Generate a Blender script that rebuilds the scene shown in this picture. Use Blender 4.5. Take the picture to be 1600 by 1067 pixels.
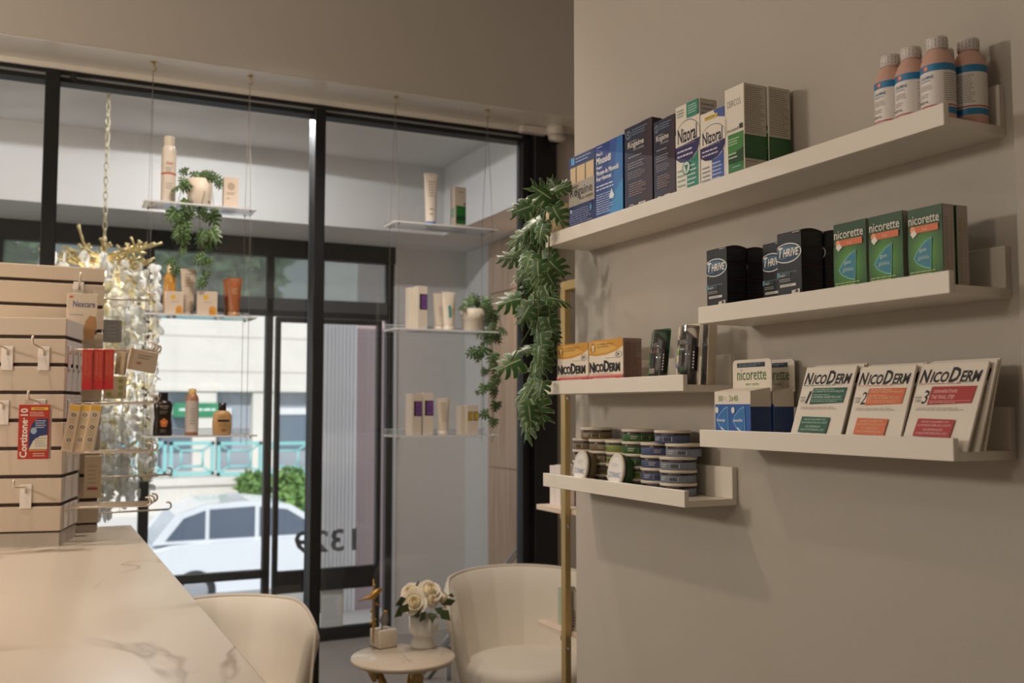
import bpy, bmesh, math, random
from math import sin, cos, pi, radians
from mathutils import Vector as V, Matrix as Mx, Euler
random.seed(11)
scene = bpy.context.scene
COL = scene.collection
for o in list(bpy.data.objects):
    bpy.data.objects.remove(o)

# ---------------------------------------------------------------- camera
FPX = 1544.3
EYE = V((0, 0, 1.45))
PITCH, YAW = radians(3.797), radians(25.967)
cam_d = bpy.data.cameras.new('camera')
cam = bpy.data.objects.new('camera', cam_d)
COL.objects.link(cam)
cam.location = EYE
cam.rotation_euler = (pi/2 + PITCH, 0, -YAW)
cam_d.sensor_width = 36
cam_d.lens = 36*FPX/1600
cam_d.clip_start = 0.02
cam_d.clip_end = 300
cam_d.dof.use_dof = True
cam_d.dof.focus_distance = 1.75
cam_d.dof.aperture_fstop = 5.6
scene.camera = cam

# ---------------------------------------------------------------- exposure, sky, sun
vs = scene.view_settings
vs.view_transform = 'Standard'
vs.look = 'None'
vs.exposure = 0.0
vs.gamma = 1.0
vs.use_curve_mapping = False
world = bpy.data.worlds.new('sky')
scene.world = world
world.use_nodes = True
wn = world.node_tree.nodes
wn['Background'].inputs[0].default_value = (0.86, 0.93, 1.0, 1)
wn['Background'].inputs[1].default_value = 0.9

def lamp(kind, name, loc, rot, power, col, size=None, size_y=None, **kw):
    d = bpy.data.lights.new(name, kind)
    d.energy = power
    d.color = col
    if kind == 'AREA':
        d.size = size
        if size_y:
            d.shape = 'RECTANGLE'
            d.size_y = size_y
    for k, v in kw.items():
        setattr(d, k, v)
    o = bpy.data.objects.new(name, d)
    COL.objects.link(o)
    o.location = loc
    o.rotation_euler = rot
    return o

lamp('SUN', 'sun', (0, -10, 20), (radians(52), 0, radians(-22)), 2.9, (1.0, 0.98, 0.95), angle=radians(0.6))
WARM = (1.0, 0.88, 0.76)
# unseen point lamps added for sideways light, then the shop's ceiling downlights
lamp('POINT', 'unseen_side_lamp', (-2.0, 2.45, 2.25), (0, 0, 0), 80, WARM, shadow_soft_size=.16)
lamp('POINT', 'unseen_side_lamp', (-2.1, 0.6, 2.25), (0, 0, 0), 28, WARM, shadow_soft_size=.16)  # added so the carton sides facing the camera get some light
lamp('SPOT', 'ceiling_downlight', (-0.40, 2.55, 3.34), (0, 0, 0), 74, (1, .82, .64), spot_size=radians(110), spot_blend=0.8, shadow_soft_size=0.06)
lamp('SPOT', 'ceiling_downlight', (0.85, 3.05, 3.34), (0, 0, 0), 90, WARM, spot_size=radians(100), spot_blend=0.5, shadow_soft_size=0.08)
# porch, neutral white: flush lamp, its wide spread, and an added fill
lamp('AREA', 'porch_lamp_and_fill', (0.83, 4.72, 2.88), (0, 0, 0), 10, (1.0, 0.97, 0.95), 0.14, 0.14)
lamp('SPOT', 'porch_lamp_and_fill', (0.83, 4.72, 2.88), (0, 0, 0), 19, (.97, 0.98, 1.0), spot_size=radians(174), spot_blend=.03, shadow_soft_size=0)
lamp('SPOT', 'porch_lamp_and_fill', (-1.2, 4.8, 2.88), (0, 0, 0), 26, (.97, 0.98, 1.0), spot_size=radians(174), spot_blend=.03, shadow_soft_size=0)  # no fitting here, added to brighten the porch
# ---------------------------------------------------------------- pixel -> world on a real plane (used for measuring only)
_f = V((sin(YAW)*cos(PITCH), cos(YAW)*cos(PITCH), sin(PITCH)))
_r = V((cos(YAW), -sin(YAW), 0))
_u = _r.cross(_f)
def at(px, py, X=None, Y=None, Z=None):
    d = _f + _r*((px-800)/FPX) - _u*((py-533.5)/FPX)
    if X is not None: t = (X-EYE.x)/d.x
    elif Y is not None: t = (Y-EYE.y)/d.y
    else: t = (Z-EYE.z)/d.z
    return EYE + d*t

# ---------------------------------------------------------------- materials
def lin(c):
    c /= 255
    return c/12.92 if c <= .04045 else ((c+.055)/1.055)**2.4
def rgb(h):
    h = h.lstrip('#')
    return tuple(lin(int(h[i:i+2], 16)) for i in (0, 2, 4)) + (1,)
_mats = {}
def P(hexc, rough=.55, metal=0, name=None, noise=0, nscale=30, bump=0, bscale=200, **kw):
    key = (hexc, rough, metal, noise, nscale, bump, bscale, tuple(sorted(kw.items())))
    if key in _mats: return _mats[key]
    m = bpy.data.materials.new(name or 'paint_'+hexc.strip('#'))
    m.use_nodes = True
    nt = m.node_tree
    b = nt.nodes['Principled BSDF']
    b.inputs['Base Color'].default_value = rgb(hexc)
    b.inputs['Roughness'].default_value = rough
    b.inputs['Metallic'].default_value = metal
    for k, v in kw.items():
        b.inputs[k.replace('_', ' ')].default_value = v
    if noise or bump:
        tc = nt.nodes.new('ShaderNodeTexCoord')
    if noise:
        n = nt.nodes.new('ShaderNodeTexNoise'); n.inputs['Scale'].default_value = nscale
        n.inputs['Detail'].default_value = 4
        nt.links.new(tc.outputs['Object'], n.inputs['Vector'])
        mr = nt.nodes.new('ShaderNodeMapRange')
        mr.inputs['To Min'].default_value = 1-noise; mr.inputs['To Max'].default_value = 1+noise
        nt.links.new(n.outputs['Fac'], mr.inputs['Value'])
        mx = nt.nodes.new('ShaderNodeVectorMath'); mx.operation = 'SCALE'
        mx.inputs[0].default_value = rgb(hexc)[:3]
        nt.links.new(mr.outputs[0], mx.inputs['Scale'])
        nt.links.new(mx.outputs[0], b.inputs['Base Color'])
    if bump:
        n2 = nt.nodes.new('ShaderNodeTexNoise'); n2.inputs['Scale'].default_value = bscale
        nt.links.new(tc.outputs['Object'], n2.inputs['Vector'])
        bp = nt.nodes.new('ShaderNodeBump'); bp.inputs['Strength'].default_value = bump
        bp.inputs['Distance'].default_value = .002
        nt.links.new(n2.outputs['Fac'], bp.inputs['Height'])
        nt.links.new(bp.outputs[0], b.inputs['Normal'])
    _mats[key] = m
    return m
def ink(h): return P(h, .45)

def glass_mat(name, tint=(1, 1, 1, 1), base=0.04, extra=None):
    m = bpy.data.materials.new(name); m.use_nodes = True
    nt = m.node_tree; nt.nodes.clear()
    out = nt.nodes.new('ShaderNodeOutputMaterial')
    tr = nt.nodes.new('ShaderNodeBsdfTransparent'); tr.inputs[0].default_value = tint
    gl = nt.nodes.new('ShaderNodeBsdfGlossy'); gl.inputs['Roughness'].default_value = .0
    lw = nt.nodes.new('ShaderNodeFresnel'); lw.inputs[0].default_value = 1.5
    mul = nt.nodes.new('ShaderNodeMath'); mul.operation = 'MULTIPLY'; mul.inputs[1].default_value = base/0.04
    nt.links.new(lw.outputs[0], mul.inputs[0])
    mix = nt.nodes.new('ShaderNodeMixShader')
    nt.links.new(mul.outputs[0], mix.inputs[0]); nt.links.new(tr.outputs[0], mix.inputs[1]); nt.links.new(gl.outputs[0], mix.inputs[2])
    last = mix
    if extra:
        df = nt.nodes.new('ShaderNodeBsdfTranslucent'); df.inputs[0].default_value = extra[1]
        d2 = nt.nodes.new('ShaderNodeBsdfDiffuse'); d2.inputs[0].default_value = extra[1]
        m1 = nt.nodes.new('ShaderNodeMixShader'); m1.inputs[0].default_value = .5 if extra[0] < .8 else .75
        nt.links.new(df.outputs[0], m1.inputs[1]); nt.links.new(d2.outputs[0], m1.inputs[2])
        m2 = nt.nodes.new('ShaderNodeMixShader'); m2.inputs[0].default_value = extra[0]
        nt.links.new(mix.outputs[0], m2.inputs[1]); nt.links.new(m1.outputs[0], m2.inputs[2]); last = m2
    nt.links.new(last.outputs[0], out.inputs[0])
    return m
GLASS = glass_mat('window_glass', base=.045)
GLASS_T = glass_mat('tinted_transom_glass', (.62, .66, .64, 1), .05, (.30, (.62, .66, .64, 1)))
ACRYL = glass_mat('clear_acrylic', (.98, .99, 1, 1), .05, (.24, (.9, .93, .97, 1)))
ACRYL_E = glass_mat('acrylic_edge_glow', (.95, .97, 1, 1), .03, (.9, (.98, .99, 1, 1)))  # white diffuse share paints in the bright glow of the cut edges
BLISTER = glass_mat('clear_blister', (.93, .93, .92, 1), .05, (.06, (.9, .9, .88, 1)))

def marble_mat(name, base, vein, scale=2.2, rough=.25):
    m = bpy.data.materials.new(name); m.use_nodes = True
    nt = m.node_tree; b = nt.nodes['Principled BSDF']; b.inputs['Roughness'].default_value = rough
    tc = nt.nodes.new('ShaderNodeTexCoord')
    mp = nt.nodes.new('ShaderNodeMapping'); mp.inputs['Rotation'].default_value = (.2, .1, .7); mp.inputs['Scale'].default_value = (1, .45, 1)
    nt.links.new(tc.outputs['Object'], mp.inputs[0])
    n1 = nt.nodes.new('ShaderNodeTexNoise'); n1.inputs['Scale'].default_value = scale; n1.inputs['Detail'].default_value = 5
    n1.inputs['Distortion'].default_value = 1.1; n1.inputs['Roughness'].default_value = .5
    nt.links.new(mp.outputs[0], n1.inputs['Vector'])
    cr = nt.nodes.new('ShaderNodeValToRGB'); e = cr.color_ramp.elements
    e[0].position = .488; e[0].color = (0, 0, 0, 1); e[1].position = .500; e[1].color = (1, 1, 1, 1)
    k = e.new(.509); k.color = (0, 0, 0, 1)
    nt.links.new(n1.outputs['Fac'], cr.inputs[0])
    n2 = nt.nodes.new('ShaderNodeTexNoise'); n2.inputs['Scale'].default_value = scale*1.4
    nt.links.new(tc.outputs['Object'], n2.inputs['Vector'])
    r2 = nt.nodes.new('ShaderNodeValToRGB'); r2.color_ramp.elements[0].position = .46; r2.color_ramp.elements[1].position = .62
    nt.links.new(n2.outputs['Fac'], r2.inputs[0])
    mu = nt.nodes.new('ShaderNodeMath'); mu.operation = 'MULTIPLY'
    nt.links.new(cr.outputs[0], mu.inputs[0]); nt.links.new(r2.outputs[0], mu.inputs[1])
    mx = nt.nodes.new('ShaderNodeMix'); mx.data_type = 'RGBA'
    nt.links.new(mu.outputs[0], mx.inputs[0]); mx.inputs[6].default_value = rgb(base)
    mx.inputs[7].default_value = rgb(vein); nt.links.new(mx.outputs[2], b.inputs['Base Color'])
    return m

def wood_mat(name, c1, c2, scale=(1, 1, 12), rough=.5):
    m = bpy.data.materials.new(name); m.use_nodes = True
    nt = m.node_tree; b = nt.nodes['Principled BSDF']; b.inputs['Roughness'].default_value = rough
    tc = nt.nodes.new('ShaderNodeTexCoord'); mp = nt.nodes.new('ShaderNodeMapping'); mp.inputs['Scale'].default_value = scale
    n = nt.nodes.new('ShaderNodeTexNoise'); n.inputs['Scale'].default_value = 3; n.inputs['Detail'].default_value = 5
    nt.links.new(tc.outputs['Object'], mp.inputs[0]); nt.links.new(mp.outputs[0], n.inputs['Vector'])
    cr = nt.nodes.new('ShaderNodeValToRGB'); cr.color_ramp.elements[0].position = .35; cr.color_ramp.elements[1].position = .65
    cr.color_ramp.elements[0].color = rgb(c1); cr.color_ramp.elements[1].color = rgb(c2)
    nt.links.new(n.outputs['Fac'], cr.inputs[0]); nt.links.new(cr.outputs[0], b.inputs['Base Color'])
    return m

WHITE_WALL = P('#b9b2a8', .7, name='wall_paint', noise=.02, nscale=3, bump=.08, bscale=350)
BLACKF = P('#17181a', .5, name='black_aluminium', noise=.08, nscale=8)
WHITE_PL = P('#e9e2d6', .4, name='white_lacquer', noise=.015, nscale=9)
GOLD = P('#bda673', .4, .6, name='brushed_gold', noise=.06, nscale=40)
CHROME = P('#c9c9c9', .22, 1.0, name='steel')
CREAM = P('#eee6d9', .62, name='cream_leather', noise=.03, nscale=14, bump=.1, bscale=500)

# ---------------------------------------------------------------- mesh builder
class MB:
    def __init__(s):
        s.v = []; s.f = []; s.mi = []; s.sm = []; s.mats = []
    def mid(s, m):
        if m not in s.mats: s.mats.append(m)
        return s.mats.index(m)
    def add(s, verts, faces, m, smooth=False, T=None):
        o = len(s.v); k = s.mid(m)
        s.v += [tuple(T @ V(p)) if T is not None else tuple(p) for p in verts]
        for f in faces:
            s.f.append(tuple(i+o for i in f)); s.mi.append(k); s.sm.append(smooth)
        return s
    def box(s, x0, x1, y0, y1, z0, z1, m, bev=0, T=None, seg=1):
        if bev <= 0:
            vs_ = [(x, y, z) for x in (x0, x1) for y in (y0, y1) for z in (z0, z1)]
            fs = [(0, 1, 3, 2), (4, 6, 7, 5), (0, 4, 5, 1), (2, 3, 7, 6), (0, 2, 6, 4), (1, 5, 7, 3)]
            return s.add(vs_, fs, m, False, T)
        bm = bmesh.new(); bmesh.ops.create_cube(bm, size=1)
        for v in bm.verts:
            v.co = V(((x0+x1)/2+v.co.x*(x1-x0), (y0+y1)/2+v.co.y*(y1-y0), (z0+z1)/2+v.co.z*(z1-z0)))
        bmesh.ops.bevel(bm, geom=list(bm.edges), offset=bev, segments=seg, profile=.5, affect='EDGES')
        bm.verts.index_update()
        s.add([v.co.copy() for v in bm.verts], [[v.index for v in f.verts] for f in bm.faces], m, seg > 1, T)
        bm.free(); return s
    def lathe(s, prof, m, n=24, T=None, smooth=True, mats=None, sx=1, sy=1):
        k = len(prof)
        vs_ = [(r*cos(2*pi*i/n)*sx, r*sin(2*pi*i/n)*sy, z) for r, z in prof for i in range(n)]
        o = len(s.v); s.v += [tuple(T @ V(p)) if T is not None else p for p in vs_]
        for j in range(k-1):
            mm = s.mid(mats[j] if mats else m)
            for i in range(n):
                a = o+j*n+i; b = o+j*n+(i+1) % n
                s.f.append((a, b, b+n, a+n)); s.mi.append(mm); s.sm.append(smooth)
        return s
    def tube(s, pts, r, m, n=8, T=None, caps=True):
        pts = [V(p) for p in pts]; k = len(pts)
        rr = r if isinstance(r, (list, tuple)) else [r]*k
        t0 = (pts[1]-pts[0]).normalized()
        a = V((0, 0, 1)) if abs(t0.z) < .9 else V((1, 0, 0))
        nx = t0.cross(a).normalized(); vs_ = []
        for i in range(k):
            t = (pts[min(i+1, k-1)]-pts[max(i-1, 0)]).normalized()
            nx = (nx-t*nx.dot(t)).normalized(); ny = t.cross(nx)
            for j in range(n):
                q = 2*pi*j/n; vs_.append(pts[i]+nx*(rr[i]*cos(q))+ny*(rr[i]*sin(q)))
        fs = [(i*n+j, i*n+(j+1) % n, (i+1)*n+(j+1) % n, (i+1)*n+j) for i in range(k-1) for j in range(n)]
        if caps: fs += [tuple(range(n))[::-1], tuple(range((k-1)*n, k*n))]
        return s.add(vs_, fs, m, True, T)
    def prism(s, poly, z0, z1, m, T=None, smooth=False):
        n = len(poly)
        vs_ = [(x, y, z0) for x, y in poly]+[(x, y, z1) for x, y in poly]
        fs = [tuple(range(n))[::-1], tuple(range(n, 2*n))]+[(i, (i+1) % n, n+(i+1) % n, n+i) for i in range(n)]
        return s.add(vs_, fs, m, smooth, T)
    def build(s, name, parent=None, loc=None, rot=None, scale=None):
        me = bpy.data.meshes.new(name)
        me.from_pydata(s.v, [], s.f)
        for m in s.mats: me.materials.append(m)
        me.polygons.foreach_set('material_index', s.mi)
        me.polygons.foreach_set('use_smooth', s.sm)
        me.update()
        o = bpy.data.objects.new(name, me); COL.objects.link(o)
        if parent: o.parent = parent
        if loc is not None: o.location = loc
        if rot is not None: o.rotation_euler = rot
        return o

def tag(o, label, cat, group=None, kind=None):
    o['label'] = label; o['category'] = cat
    if group: o['group'] = group
    if kind: o['kind'] = kind
    return o
def thing(name, label, cat, loc=(0, 0, 0), rz=0, group=None):
    o = bpy.data.objects.new(name, None); COL.objects.link(o)
    o.empty_display_size = .05
    o.location = loc; o.rotation_euler = (0, 0, rz)
    return tag(o, label, cat, group)
def struct(name, mb):
    o = mb.build(name); o['kind'] = 'structure'; return o
def dup(root, loc, rz=None, label=None, group=None, rot=None):
    r = root.copy(); COL.objects.link(r); r.location = loc
    if rz is not None: r.rotation_euler = (r.rotation_euler.x, r.rotation_euler.y, rz)
    if rot is not None: r.rotation_euler = rot
    if label: r['label'] = label
    if group: r['group'] = group
    for ch in list(root.children):
        c = ch.copy(); COL.objects.link(c); c.parent = r
        for g in ch.children:
            d = g.copy(); COL.objects.link(d); d.parent = c
    return r

# ---------------------------------------------------------------- lettering and printing on flat faces
_txt = {}
def text_geo(body, bold=0, shear=0):
    key = (body, bold, shear)
    if key in _txt: return _txt[key]
    cu = bpy.data.curves.new('t', 'FONT'); cu.body = body; cu.offset = bold; cu.shear = shear
    cu.resolution_u = 2; cu.fill_mode = 'FRONT'
    ob = bpy.data.objects.new('t', cu); COL.objects.link(ob)
    dg = bpy.context.evaluated_depsgraph_get(); dg.update()
    me = ob.evaluated_get(dg).to_mesh()
    vs_ = [(v.co.x, v.co.y) for v in me.vertices]; fs = [tuple(p.vertices) for p in me.polygons]
    ob.evaluated_get(dg).to_mesh_clear()
    bpy.data.objects.remove(ob); bpy.data.curves.remove(cu)
    xs = [v[0] for v in vs_] or [0, 1]; ys = [v[1] for v in vs_] or [0, 1]
    x0, x1, y0, y1 = min(xs), max(xs), min(ys), max(ys)
    vs_ = [((x-x0)/max(x1-x0, 1e-6), (y-y0)/max(y1-y0, 1e-6)) for x, y in vs_]
    _txt[key] = (vs_, fs, (x1-x0)/max(y1-y0, 1e-6))
    return _txt[key]

def emit(mb, items, fn, e=.00012):
    """items printed on a face; fn(u,v,h) gives the point at face coordinates u,v raised by h"""
    rnd = random.Random(5)
    fn0 = fn
    cl = lambda q: min(1, max(0, q))
    fn = lambda u, v, hh: fn0(cl(u), cl(v), hh)      # printing stops at the edge of the face
    for k, it in enumerate(items):
        h = e*(k+1); c = it[0]
        def quads(lst, col, hh=h):
            for (a, b, c_, d) in lst:
                mb.add([fn(a, b, hh), fn(c_, b, hh), fn(c_, d, hh), fn(a, d, hh)], [(0, 1, 2, 3)], ink(col))
        def poly(pts, col):
            mb.add([fn(u, v, h) for u, v in pts], [tuple(range(len(pts)))], ink(col))
        if c == 'r':
            nseg = max(1, int((it[3]-it[1])*(8 if len(it) > 6 else 1)))
            w = (it[3]-it[1])/nseg
            quads([(it[1]+w*i, it[2], it[1]+w*(i+1), it[4]) for i in range(nseg)], it[5])
        elif c == 'p': poly(it[1], it[2])
        elif c == 'e':
            _, cu, cv, ru, rv, col = it
            poly([(cu+ru*cos(2*pi*i/28), cv+rv*sin(2*pi*i/28)) for i in range(28)], col)
        elif c == 'o':   # ring
            _, cu, cv, ru, rv, th, col, n, ph = it
            for i in range(n):
                a0, a1 = ph+2*pi*i/n, ph+2*pi*(i+1)/n
                mb.add([fn(cu+ru*cos(a0), cv+rv*sin(a0), h), fn(cu+ru*cos(a1), cv+rv*sin(a1), h),
                        fn(cu+ru*(1-th)*cos(a1), cv+rv*(1-th)*sin(a1), h), fn(cu+ru*(1-th)*cos(a0), cv+rv*(1-th)*sin(a0), h)],
                       [(0, 1, 2, 3)], ink(col))
        elif c == 'l':   # rows of small print
            _, u0, v0, u1, v1, n, col = it
            p = (v1-v0)/n; q = []
            for i in range(n):
                u = u0; end = u0+(u1-u0)*rnd.uniform(.72, 1)
                while u < end-.01:
                    w = (u1-u0)*rnd.uniform(.06, .2)
                    q.append((u, v1-p*(i+.66), min(u+w, end), v1-p*(i+.30))); u += w+(u1-u0)*.025
            quads(q, col)
        elif c == 'sc':   # small capitals: pieces (text, relative height)
            _, pcs, u0, v0, u1, v1, col, bold, sh = it
            ws = [text_geo(t_, bold, sh)[2]*s_+.05 for t_, s_ in pcs]; tot = sum(ws)-.05; x = 0
            for (t_, s_), w_ in zip(pcs, ws):
                vv, ff, asp = text_geo(t_, bold, sh)
                mb.add([fn(u0+(u1-u0)*(x+px_*asp*s_)/tot, v0+(v1-v0)*py_*s_, h) for px_, py_ in vv], ff, ink(col)); x += w_
        elif c in ('t', 'tv'):
            body, u0, v0, u1, v1, col = it[1:7]
            bold = it[7] if len(it) > 7 else 0; sh = it[8] if len(it) > 8 else 0
            vv, ff, _ = text_geo(body, bold, sh)
            if c == 't': pts = [fn(u0+x*(u1-u0), v0+y*(v1-v0), h) for x, y in vv]
            else: pts = [fn(u1-y*(u1-u0), v0+x*(v1-v0), h) for x, y in vv]
            mb.add(pts, ff, ink(col))

def flat(O, U, W, w, h):
    O, U, W = V(O), V(U).normalized(), V(W).normalized(); N = U.cross(W)
    return lambda u, v, e: O+U*(u*w)+W*(v*h)+N*e
def carton_mb(w, d, h, base, front=(), side=(), left=(), sidecol=None, topcol=None, arch=0):
    """front faces local -Y, local +X is the reader's right; origin at the middle of the bottom"""
    mb = MB()
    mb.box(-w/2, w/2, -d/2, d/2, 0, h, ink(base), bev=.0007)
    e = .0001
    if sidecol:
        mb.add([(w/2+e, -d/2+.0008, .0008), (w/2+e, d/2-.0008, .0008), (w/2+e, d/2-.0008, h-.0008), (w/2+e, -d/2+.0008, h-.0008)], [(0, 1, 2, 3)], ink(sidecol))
    # tuck flap seam on top
    mb.box(-w/2+.002, w/2-.002, -d/2+.0022, -d/2+.0027, h-.0001, h+.00015, ink('#6b6358'))
    if arch:   # tuck flap that bulges up in an arc above the side
        n = 8; vs_ = []
        for i in range(n+1):
            y = -d/2+d*i/n; z = h+arch*sin(pi*i/n)
            vs_ += [(-w/2+.0005, y, z), (w/2-.0003, y, z)]
        mb.add(vs_, [(2*i, 2*i+1, 2*i+3, 2*i+2) for i in range(n)], ink(topcol or base), True)
        mb.add([(w/2-.0003, -d/2+d*i/n, h+arch*sin(pi*i/n)) for i in range(n+1)], [tuple(range(n+1))], ink(sidecol or base))
    emit(mb, front, flat((-w/2, -d/2-e, 0), (1, 0, 0), (0, 0, 1), w, h))
    emit(mb, side, flat((w/2+2*e, -d/2, 0), (0, 1, 0), (0, 0, 1), d, h))
    emit(mb, left, flat((-w/2-2*e, d/2, 0), (0, -1, 0), (0, 0, 1), d, h))
    return mb
# ================================================================ the room
WX = 1.1904          # face of the shelf wall
WE = 2.092           # its far end
YW = 4.02            # inner face of the shop window
CEIL = 3.4
SOF = 2.740          # soffit in front of the window
mb = MB(); mb.box(WX, WX+.13, -3.2, WE, 0, CEIL, WHITE_WALL); struct('wall_right', mb)
mb = MB(); mb.box(-3.5, 3.2, -3.2, YW+.07, -.1, 0, P('#8d857a', .5, name='floor_tile', noise=.05, nscale=4)); struct('floor', mb)
mb = MB(); mb.box(-3.5, 3.2, -3.2, YW+.07, CEIL, CEIL+.1, WHITE_WALL); struct('ceiling', mb)
mb = MB(); mb.box(-3.6, -3.5, -3.2, YW+.07, 0, CEIL, WHITE_WALL); struct('wall_left', mb)
mb = MB(); mb.box(-3.6, 3.2, -3.3, -3.2, 0, CEIL, WHITE_WALL); struct('wall_back', mb)
# recess beyond the end of the shelf wall
mb = MB(); mb.box(2.75, 2.85, WE-.13, YW+.07, 0, CEIL, WHITE_WALL); struct('wall_recess', mb)
mb = MB(); mb.box(WX+.13, 2.75, WE-.13, WE, 0, CEIL, WHITE_WALL); struct('wall_partition', mb)
mb = MB(); mb.box(2.177, 2.75, YW-.005, YW+.07, 0, SOF, WHITE_WALL); struct('wall_window_side', mb)
# bulkhead over the window, underside is the soffit
BULK = P('#cac3ba', .45, name='bulkhead_paint', noise=.02, nscale=2)
mb = MB(); mb.box(-3.5, 2.75, 3.77, YW+.07, SOF, CEIL, BULK); struct('trim_bulkhead', mb)
mb = MB(); mb.box(-3.5, 2.70, 3.774, YW-.012, SOF-.004, SOF-.0002, P('#efe9e0', .28, name='soffit_lit_gloss'), .001); struct('trim_soffit_bright', mb)  # added board, its paler paint stands for light on the soffit
mb = MB(); mb.box(-3.5, 2.10, YW-.012, YW+.07, 2.716, SOF, WHITE_PL, .002); struct('trim_window_head', mb)
# pilaster at the right edge of the shelf wall
yp = at(1581, 200, X=WX-.02).y
mb = MB(); mb.box(WX-.02, WX, -3.2, yp, 0, CEIL, WHITE_WALL, .003); struct('trim_pilaster', mb)

# ---------------------------------------------------------------- shop window
def window_frame():
    mb = MB(); f = BLACKF
    y0, y1 = YW, YW+.07
    xs = [at(62, 399, Y=YW).x, at(86, 399, Y=YW).x, at(490.5, 400, Y=YW-.03).x, at(507, 400, Y=YW-.03).x, 2.03, 2.177]
    mb.box(xs[0], xs[1], y0-.03, y1, 0, 2.70, f, .003)
    mb.box(xs[2], xs[3], y0-.03, y1, 0, 2.70, f, .003)
    mb.box(2.06, 2.177, y0-.03, y1, 0, 2.715, f, .003)
    mb.box(2.015, 2.06, y0+.005, y1, 0, 2.71, f, .002)
    mb.box(-3.5, 2.177, y0, y1, 2.704, 2.716, f)
    mb.box(-3.5, 2.177, y0, y1, 2.672, 2.690, f)
    mb.box(-3.5, 2.177, y0, y1, 0, .09, f)
    return mb, xs
fm, FX = window_frame()
wf = fm.build('window_1'); wf['kind'] = 'structure'
mb = MB(); mb.box(-3.5, 2.06, YW+.012, YW+.06, 2.690, 2.704, P('#b9bdbf', .3, .6, name='glazing_channel')); o = mb.build('glazing_channel', wf)
for (a, b) in ((-3.5, FX[0]), (FX[1], FX[2]), (FX[3], 2.015)):
    mb = MB(); mb.box(a, b, YW+.036, YW+.042, .09, 2.674, GLASS); mb.build('glass_pane', wf)

# ---------------------------------------------------------------- entrance porch beyond the window
YO = 6.2
PORCH = P('#dbdad8', .8, name='porch_paint', noise=.015, nscale=2)
mb = MB(); mb.box(-3.0, 3.4, YW+.07, YO+.06, 2.92, 3.05, PORCH); struct('ceiling_porch', mb)
mb = MB(); mb.box(-3.0, 2.70, YW+.07, YO+.06, -.1, -.02, P('#a5a09b', .6, name='porch_floor', noise=.06)); struct('floor_porch', mb)
mb = MB(); mb.box(-3.0, 2.66, 5.60, YO+.06, 2.505, 2.92, PORCH); struct('trim_porch_bulkhead', mb)
mb = MB(); mb.box(2.26, 2.70, YW+.07, 5.60, 2.505, 2.92, PORCH); struct('trim_porch_side_bulkhead', mb)
mb = MB(); mb.box(2.66, 2.76, YW+.07, YO+.06, -.1, 2.92, PORCH); struct('wall_porch_right', mb)
mb = MB(); mb.box(2.150, 2.66, YO-.02, YO+.06, -.1, 2.505, PORCH); struct('wall_porch_front', mb)
mb = MB(); mb.box(2.150, 2.158, YO-.035, YO-.02, 0, 2.02, P('#e8ecf4', .4)); struct('trim_edge_reflection', mb)  # pale strip painted in for the reflection along the frame edge
WOODP = wood_mat('wood_panel', '#b79c84', '#d3bca6', (14, 14, .6))
yl = at(765, 500, X=2.65).y
mb = MB()
for a in (0,):
    z = 0
    for z0, z1 in ((-.02, 1.07), (1.075, 2.17), (2.175, 2.50)):
        n = 4; w = (yl-4.2)/n
        for i in range(n):
            mb.box(2.64, 2.66, 4.2+w*i+.002, 4.2+w*(i+1)-.002, z0, z1, WOODP, .0015)
struct('trim_wood_panel', mb)

# outer door and side light
mb = MB(); f = BLACKF
y0, y1 = YO, YO+.06
mb.box(-3.0, 2.15, y0-.03, y1, 2.393, 2.505, f, .003)
mb.box(-3.0, 2.13, y0, y1, 2.055, 2.135, P('#4c4f50', .4, name='grey_transom_bar'), .003)
mb.box(-3.0, 2.13, y0, y1, 2.02, 2.055, f)
for a, b in ((-.24, -.16), (at(221, 600, Y=YO).x, at(237, 600, Y=YO).x), (at(415, 600, Y=YO).x, at(426, 600, Y=YO).x), (at(604, 600, Y=YO).x, 2.15)):
    mb.box(a, b, y0, y1, -.02, 2.4, f, .002)
xl_, xr_ = at(431, 600, Y=YO).x, at(597, 600, Y=YO).x
mb.box(-3.0, at(416, 900, Y=YO).x, y0, y1, .40, .45, f, .002)
mb.box(-3.0, 2.15, y0, y1, -.05, .0, f)
of = struct('window_2', mb)
a = at(237, 600, Y=YO).x; b = at(415, 600, Y=YO).x
for (p, q) in ((-3.0, -.24), (-.16, at(221, 600, Y=YO).x), (a, b)):
    mb = MB(); mb.box(p, q, YO+.03, YO+.036, .45, 2.02, GLASS); mb.build('glass_pane', of)
    mb = MB(); mb.box(p, q, YO+.03, YO+.036, 2.135, 2.393, GLASS_T); mb.build('transom_pane', of)
    mb = MB(); mb.box(p, q, YO+.03, YO+.036, 0.0, .40, GLASS); mb.build('lower_pane', of)
mb = MB(); mb.box(at(426, 600, Y=YO).x, at(604, 600, Y=YO).x, YO+.03, YO+.036, 2.135, 2.393, GLASS_T); mb.build('transom_pane', of)
# the door leaf
mb = MB()
mb.box(xl_, xl_+.03, y0+.005, y1-.005, .0, 2.015, f, .002)
mb.box(xr_-.03, xr_, y0+.005, y1-.005, .0, 2.015, f, .002)
mb.box(xl_+.03, xr_-.03, y0+.005, y1-.005, .295, .43, f, .002)
mb.box(xl_+.03, xr_-.03, y0+.005, y1-.005, .0, .06, f, .002)
mb.box(xl_+.03, xr_-.03, y0+.005, y1-.005, 1.985, 2.015, f, .002)
dr = struct('door_1', mb)
mb = MB(); mb.box(xl_+.03, xr_-.03, YO+.03, YO+.036, .06, .295, GLASS); mb.build('lower_pane', dr)
mb = MB(); mb.box(xl_+.03, xr_-.03, YO+.03, YO+.036, .43, 1.985, GLASS); mb.build('glass_pane', dr)
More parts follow.
